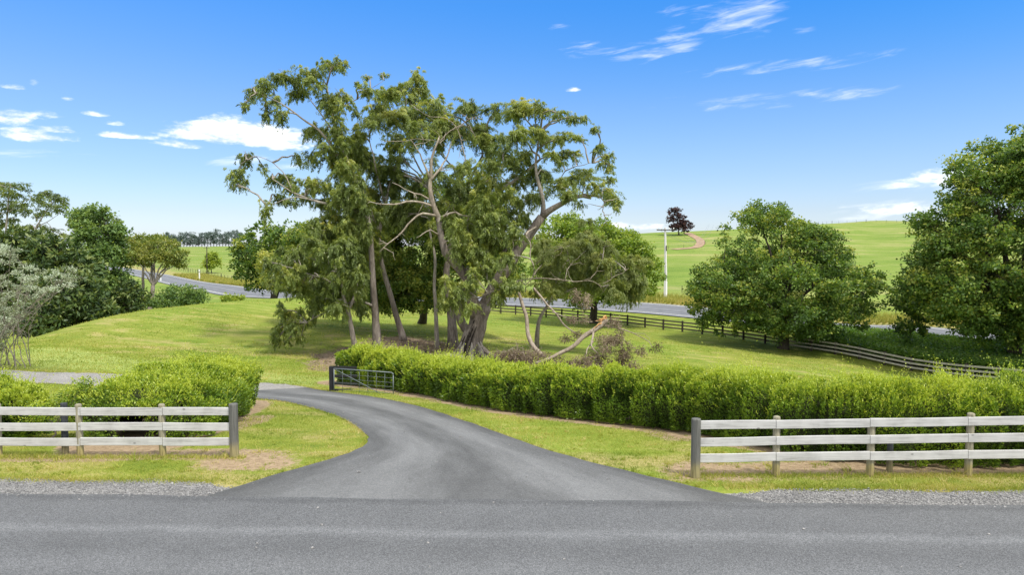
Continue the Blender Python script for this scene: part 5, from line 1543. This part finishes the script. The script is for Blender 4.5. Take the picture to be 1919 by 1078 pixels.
# ------------------------------------------------------------------ fallen limb, logs, sticks
def fallen_limb():
    Y = 41.5
    b = G(1015, 690)
    r = thing('fallen_limb', 'snapped grey gum limb lying with splintered end raised behind the hedge', 'fallen branch', b)
    mb = MB()
    q = wander([P(1000, 682, Y - .3), P(1030, 672, Y), P(1070, 650, Y + .3), P(1105, 625, Y + .6), P(1130, 607, Y + .8), P(1136, 598, Y + .8)], 26, .04)
    mb.tube(q, np.linspace(.09, .175, 26), 9, .06)
    for pts, r0 in [([(1112, 622), (1110, 648), (1122, 668), (1122, 684)], .07), ([(1112, 640), (1098, 660), (1096, 690)], .05), ([(1105, 655), (1125, 650), (1148, 665)], .03), ([(1134, 610), (1160, 617), (1190, 625), (1215, 640), (1222, 652)], .05),
                    ([(1190, 625), (1212, 628), (1218, 640)], .02), ([(1095, 672), (1130, 668), (1165, 672)], .03), ([(1118, 670), (1100, 690)], .03), ([(1160, 617), (1176, 650), (1180, 672)], .03), ([(1082, 690), (1118, 676), (1150, 690)], .03)]:
        mb.tube(wander([P(px, py, Y + .4 + rng.uniform(-.6, .6) * (i > 0)) for i, (px, py) in enumerate(pts)], 12, .04), np.linspace(r0, r0 * .35, 12), 6, .05)
    mb.build('limb', M['deadwood'], r)
    mb = MB()
    for k in range(9):
        e = P(1128 + rng.uniform(-14, 10), 592 + rng.uniform(-3, 14), Y + .8)
        mb.tube(wander([q[-1] + rng.normal(0, .06, 3), (q[-1] + e) / 2, e], 6, .05), np.linspace(.07, .01, 6), 5, .1)
    mb.tube(wander([P(1132, 606, Y + .7), P(1118, 610, Y + .6), P(1112, 618, Y + .5)], 8, .04), np.linspace(.06, .02, 8), 5)
    mb.build('splintered_end', M['splinter'], r)
    C, R = px_clumps([(1145, 645, 16, 13), (1160, 632, 14, 12), (1130, 640, 12, 12), (1125, 672, 18, 10), (1165, 672, 20, 12), (1150, 685, 26, 10), (1090, 678, 18, 10), (1070, 685, 16, 8), (1200, 658, 10, 7), (1230, 652, 8, 6), (1112, 690, 20, 8), (1180, 690, 20, 8), (1175, 655, 10, 10), (1085, 600, 14, 8), (1100, 570, 8, 14), (1080, 560, 8, 10), (1150, 605, 10, 8), (1060, 635, 9, 7), (1085, 628, 10, 6)], Y + .5, 1.0, seed=3)
    R = R * 1.25
    V, Q, tn = clump_leaves(C, R, 2.4, .17, .035, droop=.5, sub=9, tint=.45)
    mesh('dead_leaves', V, Q, M['dead'], r, False, {'tint': tn})
    # hanging bough
    h = thing('hanging_bough', 'long bare tan bough hanging from the giant gum down to the ground', 'branch', G(1016, 672))
    mb = MB()
    mb.tube(wander([P(972, 548, 45), P(982, 580, 44.5), P(988, 615, 44), P(997, 645, 43.5), P(1022, 674, 43)], 26, .05), np.linspace(.10, .16, 26), 8, .06)
    mb.tube(wander([P(1000, 540, 45.5), P(1020, 565, 45), P(1050, 598, 44.5), P(1068, 618, 44), P(1095, 632, 44)], 20, .05), np.linspace(.08, .03, 20), 6, .06)
    mb.tube(wander([P(1035, 585, 44.6), P(1075, 600, 44), P(1110, 604, 44)], 12, .05), np.linspace(.04, .015, 12), 5)
    mb.build('bough', M['deadwood'], h)
    # brush heap
    c = P(1000, 680, 42)
    bp_ = thing('brush_heap', 'heap of brown dead twigs and leaves behind the hedge under the hanging bough', 'brushwood', G(985, 690))
    C, R = px_clumps([(940, 672, 20, 10), (960, 668, 16, 10), (975, 666, 18, 11), (995, 672, 18, 10), (1015, 678, 16, 9), (1040, 682, 18, 8), (955, 682, 22, 8), (985, 684, 26, 8), (1030, 690, 22, 7)], 42, .8, seed=4)
    R = R * 1.25
    V, Q, tn = clump_leaves(C, R, 2.6, .2, .03, droop=0, sub=9, tint=.4)
    mesh('dead_leaves', V, Q, M['dead'], bp_, False, {'tint': tn})
    mb = MB()
    for k in range(110):
        a = C[rng.integers(0, len(C))] + rng.normal(0, .2, 3); e = a + unit(rng.normal(size=3) + [0, 0, .5]) * rng.uniform(.4, 1.1)
        mb.tube(wander([a, (a + e) / 2, e], 5, .03), np.linspace(.018, .006, 5), 4, cap=False)
    mb.build('twigs', M['deadwood'], bp_)


fallen_limb()
lg = thing('fallen_log', 'thick weathered grey log lying at the foot of the giant gum', 'log', G(830, 688))
mb = MB(); yl = G(830, 688)[1]
q = wander([on(*P(793, 690, yl - .6)[:2], .28), on(*P(822, 682, yl)[:2], .38), on(*P(845, 679, yl + .5)[:2], .42), on(*P(866, 680, yl + 1.2)[:2], .3)], 16, .03)
mb.tube(q, np.array([.16, .2, .24, .27, .29, .31, .33, .35, .37, .38, .38, .37, .36, .34, .32, .3]), 11, .08, flute=.05); mb.build('timber', M['gumbark'], lg)
stp = G(792, 676)
st = thing('stump', 'small black charred stump beside the grey log', 'stump', stp)
mb = MB(); mb.tube(wander([stp - [0, 0, .1], stp + [.02, 0, .25], stp + [.12, 0, .5], stp + [.3, 0, .58]], 10, .03), np.linspace(.17, .09, 10), 9, .2); mb.build('charred_wood', M['char'], st)
mb = MB(); mb.tube(wander([stp + [-.22, -.12, .0], stp + [-.16, -.16, .3], stp + [-.05, -.14, .55]], 6, .02), np.linspace(.04, .015, 6), 5); mb.build('pale_splinter', M['deadwood'], st)
sticks = [(640, 672, 690, 655), (645, 678, 688, 662), (655, 668, 700, 650), (660, 681, 684, 668), (680, 655, 700, 648), (735, 655, 748, 672), (742, 658, 770, 670), (815, 655, 822, 645), (700, 668, 720, 664), (636, 668, 672, 660), (760, 662, 768, 678), (690, 662, 704, 656)]
for i, (x0, y0, x1, y1) in enumerate(sticks):
    a, b = G(x0, y0), G(x1, y1)
    m_ = on((a[0] + b[0]) / 2, (a[1] + b[1]) / 2, .12)
    mb = MB(); mb.tube(wander([a + [0, 0, .04], m_, b + [0, 0, .10]], 9, .05), np.linspace(.05, .02, 9), 6)
    o = mb.build('fallen_stick', M['deadwood'])
    tag(o, 'bleached fallen stick on the bare ground under the gums', 'stick', 'fallen sticks under the gums')

# ------------------------------------------------------------------ agapanthus bank, flowers
def agapanthus():
    n = 26000
    xs = rng.uniform(1480, 2080, n * 2)
    cF = np.array(FENCE_XYZ); cR = offset_path(catmull(np.array(ROAD_C)[:, :2], 400), 5.2)
    f = catmull(cF[:, :2], 400)
    t = rng.uniform(0, 1, n)
    w = rng.uniform(0.02, 1, n)
    # between the fence and the highway edge
    fpx = f[:, 0] / f[:, 1]; order = np.argsort(fpx)
    X0, Y0 = [], []
    az = (rng.uniform(1500, 2100, n) - CX) / F
    yf = np.interp(az, fpx[order], f[order, 1])
    rpx = cR[:, 0] / cR[:, 1]; o2 = np.argsort(rpx)
    yr = np.interp(az, rpx[o2], cR[o2, 1])
    lim = np.clip((az * F + CX - 1470) / 60, 0, 1)
    y = yf + .5 + (yr - yf - 1.0) * w * np.clip(lim, .3, 1)
    x = az * y
    k = 9
    I = np.repeat(np.arange(n), k)
    z = zt(x, y)
    ang = rng.uniform(0, 6.28, len(I)); rad = rng.uniform(.15, .5, len(I)); hh = rng.uniform(.6, 1.35, len(I))
    p0 = np.c_[x[I], y[I], z[I] + .1 * 0]
    mid = p0 + np.c_[np.cos(ang) * rad * .6, np.sin(ang) * rad * .6, hh]
    a = unit(np.c_[np.cos(ang) * rad * 1.4, np.sin(ang) * rad * 1.4, .15 * np.ones(len(I))] + rng.normal(0, .1, (len(I), 3)))
    V, Q = leaf_quads(mid, a, rng.uniform(.3, .6, len(I)), .12)
    tn = np.clip(.45 + rng.normal(0, .18, len(I)) + .2 * cnoise(p0[:, 0], p0[:, 1], 1.5, 3), 0, 1)
    o = mesh('agapanthus', V, Q, M['aga'], None, False, {'tint': np.repeat(tn, 4)})
    tag(o, 'dense strappy green agapanthus bank between the paddock fence and the highway', 'ground cover', kind='stuff')
    for px, py, m_ in ((1698, 637, 'blue'), (1733, 648, 'blue'), (1746, 651, 'blue'), (1780, 667, 'white'), (1828, 662, 'blue'), (1862, 669, 'blue'), (1911, 674, 'white'), (1885, 635, 'white'), (1740, 656, 'blue')):
        b = G(px, py + 8, 50)
        c = P(px, py, b[1] - .6)
        c[2] = max(c[2], float(zt(c[0], c[1])[0]) + .9)
        rt = thing('agapanthus_flower', ('blue' if m_ == 'blue' else 'white') + ' agapanthus flower head standing above the strappy leaves', 'flower', on(c[0], c[1]), m_ + ' agapanthus flower heads')
        mb = MB(); mb.tube([on(c[0], c[1]), c], [.02, .015], 5); mb.build('stem', M['agastem'], rt)
        nn = 60
        d = unit(rng.normal(size=(nn, 3)))
        V, Q = leaf_quads(c + d * .06, d, .16, .1); mesh('petals', V, Q, M['blue' if m_ == 'blue' else 'whitep'], rt, False)


M['agastem'] = plain_mat('flower_stem', (0.06, 0.12, 0.03))
agapanthus()

# ------------------------------------------------------------------ grass blades and gravel stones
def blades(name, X, Y, h, w, mat, label, tint, tv=.16, lean=.5):
    n = len(X)
    Z = zt(X, Y)
    ang = rng.uniform(0, 6.28, n)
    hh = h * rng.uniform(.5, 1.4, n)
    b = np.c_[np.cos(ang), np.sin(ang), np.zeros(n)] * (np.broadcast_to(w, n)[:, None] * .5)
    ld = rng.normal(0, lean, (n, 2)) * hh[:, None]
    p = np.c_[X, Y, Z - .005]
    V = np.stack([p - b, p + b, p + np.c_[ld, hh]], 1).reshape(-1, 3)
    T = np.arange(n * 3).reshape(-1, 3)
    tn = np.clip(tint + rng.normal(0, tv, n) + .22 * cnoise(X, Y, .9, 5) + .16 * cnoise(X * .5, Y * 1.6, 2.4, 6), 0, 1)
    o = mesh(name, V, T, mat, None, False, {'tint': np.repeat(tn, 3)})
    return tag(o, label, 'grass', kind='stuff')


def scatter_lawn():
    # mown lawns and verges near the drive
    n = 420000
    Y = 14.3 + (46 - 14.3) * rng.uniform(0, 1, n) ** 1.7
    X = rng.uniform(-.82, .82, n) * Y
    ok = ~in_poly(X, Y, DRIVE_POLY)
    ok &= Y > road_edge(X) + 0.95 + .18 * cnoise(X, Y, 2.2, 8)
    ok &= dist_path(X, Y, HEDGE_R) > 1.35 + .35 * cnoise(X, Y, 2.0, 9)
    ok &= dist_path(X, Y, HEDGE_L) > 1.75 + .35 * cnoise(X, Y, 2.0, 10)
    for (px, py, rx, ry) in [(470, 868, 1.5, .6), (400, 852, 1.9, .55), (1340, 885, 1.1, .6), (1500, 880, 2.0, .5), (1700, 880, 2.3, .3), (300, 852, 1.6, .35)]:
        c = G(px, py)
        ok &= (np.hypot((X - c[0]) / rx, (Y - c[1]) / ry) > .95 + .25 * cnoise(X, Y, 3, 11)) | (rng.uniform(size=n) < .06)
    for c in GUM_BASE:
        ok &= np.hypot(X - c[0], Y - c[1]) > 2.6 + .8 * cnoise(X, Y, 1.2, 12)
    X, Y = X[ok], Y[ok]
    k = np.clip(Y / 16, 1, 2.6)
    blades('lawn_grass', X, Y, .035 * k, .012 * k, M['blade'], 'short mown grass of the lawns and verges beside the driveway', .52)
    # longer tufts at edges: drive border, verge, under the rails
    pts = []
    for q, side in ((DRIVE_L, 1), (DRIVE_R, -1)):
        i = rng.integers(0, len(q) - 45, 9000)
        pts.append(q[i] + rng.normal(0, .05, (9000, 2)) + unit(rng.normal(size=(9000, 2))) * .02)
    P_ = np.vstack(pts) + rng.normal(0, .05, (18000, 2))
    ok = (P_[:, 1] > road_edge(P_[:, 0]) + .8) & ~in_poly(P_[:, 0], P_[:, 1], DRIVE_POLY)
    P_ = P_[ok]
    nv = 16000
    x = rng.uniform(-14, 14, nv)
    y = np.where(x < 0, G(200, 858)[1], G(1600, 893)[1]) + rng.normal(0, .09, nv)
    kx = (x < -6.6) | (x > 4.2)
    x, y = x[kx], y[kx]
    x2 = rng.uniform(-14, 14, nv); y2 = road_edge(x2) + 1.0 + rng.normal(0, .10, nv)
    k2 = ((x2 < DL[0][0] - .1) | (x2 > DR[0][0] - .6)) & ~in_poly(x2, y2, DRIVE_POLY)
    X = np.r_[P_[:, 0], x, x2[k2]]; Y = np.r_[P_[:, 1], y, y2[k2]]
    blades('edge_grass', X, Y, .075, .014, M['blade'], 'ragged grass along the driveway edge, the gravel and under the fence rails', .6, .2)
    # straw-coloured long grass on the bank beyond the highway
    C = catmull(np.array(ROAD_C)[:, :2], 500)
    n = 60000
    i = rng.integers(0, 330, n)
    offp = offset_path(C, -5.4)
    offq = offset_path(C, -14.0)
    t = rng.uniform(0, 1, n)[:, None] ** 1.3
    p = offp[i] * (1 - t) + offq[i] * t
    blades('long_grass', p[:, 0], p[:, 1], .7, .09, M['long'], 'long straw-coloured grass on the bank beyond the highway', .35, .2, .35)
    # unmown tufts over the mound and paddock
    n = 90000
    Y = 36 + 60 * rng.uniform(0, 1, n) ** 1.2
    X = rng.uniform(-.8, .8, n) * Y
    ok = dist_path(X, Y, np.array(ROAD_C)) > 6
    ok &= cnoise(X, Y, .5, 13) + .6 * cnoise(X, Y * 2, 1.7, 14) > -.2
    ok &= (Y < 74) | (X > -20)
    ok &= ~in_poly(X, Y, DRIVE_POLY) & ((Y > 46) | (X > -8) | (cnoise(X, Y, 2.0, 41) > .5))
    X, Y = X[ok], Y[ok]
    blades('paddock_grass', X, Y, .10, .05, M['blade'], 'uneven tufty grass over the mound and the paddock', .55, .15, .7)


scatter_lawn()


def weeds():
    n = 2600
    X = rng.uniform(-13, 13, n); Y = rng.uniform(14.4, 24, n)
    ok = ~in_poly(X, Y, DRIVE_POLY) & (Y > road_edge(X) + 1.0) & (dist_path(X, Y, HEDGE_R) > 1.2) & (dist_path(X, Y, HEDGE_L) > 1.9)
    ok &= (Y < 17.2) | (rng.uniform(size=n) < .35)
    X, Y = X[ok], Y[ok]; k = 16
    I = np.repeat(np.arange(len(X)), k)
    x = X[I] + rng.normal(0, .045, len(I)); y = Y[I] + rng.normal(0, .045, len(I))
    hh = rng.gamma(3, .022, len(X))[I]
    blades('weed_tufts', x, y, hh, .018, M['blade'], 'scattered taller tufts and weeds in the verges and lawn edges', .3 + rng.uniform(0, .6, len(X))[I], .08, .7)


weeds()


def litter():
    n = 9000
    bs = np.array([b[:2] for b in GUM_BASE] + [G(1000, 684)[:2], G(1080, 690)[:2], G(730, 670)[:2]])
    c = bs[rng.integers(0, len(bs), n)] + rng.normal(0, 1.9, (n, 2))
    p = np.c_[c, zt(c[:, 0], c[:, 1]) + rng.uniform(.01, .06, n)]
    a = unit(np.c_[rng.normal(size=(n, 2)), rng.normal(0, .25, n)])
    V, Q = leaf_quads(p, a, rng.uniform(.12, .5, n), rng.uniform(.02, .05, n))
    tag(mesh('leaf_litter', V, Q, M['dead'], None, False, {'tint': np.repeat(rng.uniform(0.1, 1, n), 4)}), 'fallen brown leaves and bark strips littering the ground under the gums', 'leaf litter', kind='stuff')


litter()


def stones():
    ph = (1 + 5 ** .5) / 2
    iv = unit(np.array([(-1, ph, 0), (1, ph, 0), (-1, -ph, 0), (1, -ph, 0), (0, -1, ph), (0, 1, ph), (0, -1, -ph), (0, 1, -ph), (ph, 0, -1), (ph, 0, 1), (-ph, 0, -1), (-ph, 0, 1)], float))
    it = np.array([(0, 11, 5), (0, 5, 1), (0, 1, 7), (0, 7, 10), (0, 10, 11), (1, 5, 9), (5, 11, 4), (11, 10, 2), (10, 7, 6), (7, 1, 8), (3, 9, 4), (3, 4, 2), (3, 2, 6), (3, 6, 8), (3, 8, 9), (4, 9, 5), (2, 4, 11), (6, 2, 10), (8, 6, 7), (9, 8, 1)])
    n = 26000
    side = rng.uniform(size=n) < .45
    x = np.where(side, rng.uniform(-13, DL[0][0] + .6, n), rng.uniform(DR[0][0] - .9, 13, n))
    wmax = np.where(side, 1.02 * np.clip((DL[0][0] + 2.0 - x) / 2.5, .15, 1), .92 * np.clip((x - DR[0][0] + 2.0) / 2.5, .15, 1))
    v = rng.uniform(0, 1, n) ** 1.3
    y = road_edge(x) + v * wmax - .03 + rng.normal(0, .05, n)
    ok = ~in_poly(x, y, DRIVE_POLY)
    x, y = x[ok], y[ok]; n = len(x)
    r = rng.gamma(4, .0024, n)
    V = iv[None] * r[:, None, None] * rng.uniform(.6, 1.25, (n, 12, 1)) * np.array([1, 1, .65]) + np.c_[x, y, np.full(n, .012) + r * .3][:, None, :]
    T = (it[None] + (np.arange(n) * 12)[:, None, None]).reshape(-1, 3)
    nc = 260
    xc = rng.uniform(-9, 9, nc); yc = rng.uniform(9, 24, nc)
    okc = in_poly(xc, yc, DRIVE_POLY) | (yc < road_edge(xc) - .1)
    xc, yc = xc[okc], yc[okc]
    rc = rng.gamma(3, .0045, len(xc))
    Vc = iv[None] * rc[:, None, None] * rng.uniform(.6, 1.25, (len(xc), 12, 1)) * np.array([1.3, 1, .6]) + np.c_[xc, yc, zt(xc, yc) + .027 + rc * .3][:, None, :]
    V = np.vstack([V, Vc]); n += len(xc)
    T = (it[None] + (np.arange(n) * 12)[:, None, None]).reshape(-1, 3)
    o = mesh('gravel_stones', V.reshape(-1, 3), T, M['stone'], None, False)
    tag(o, 'loose grey stones scattered along both gravel shoulders of the road', 'gravel', kind='stuff')


stones()
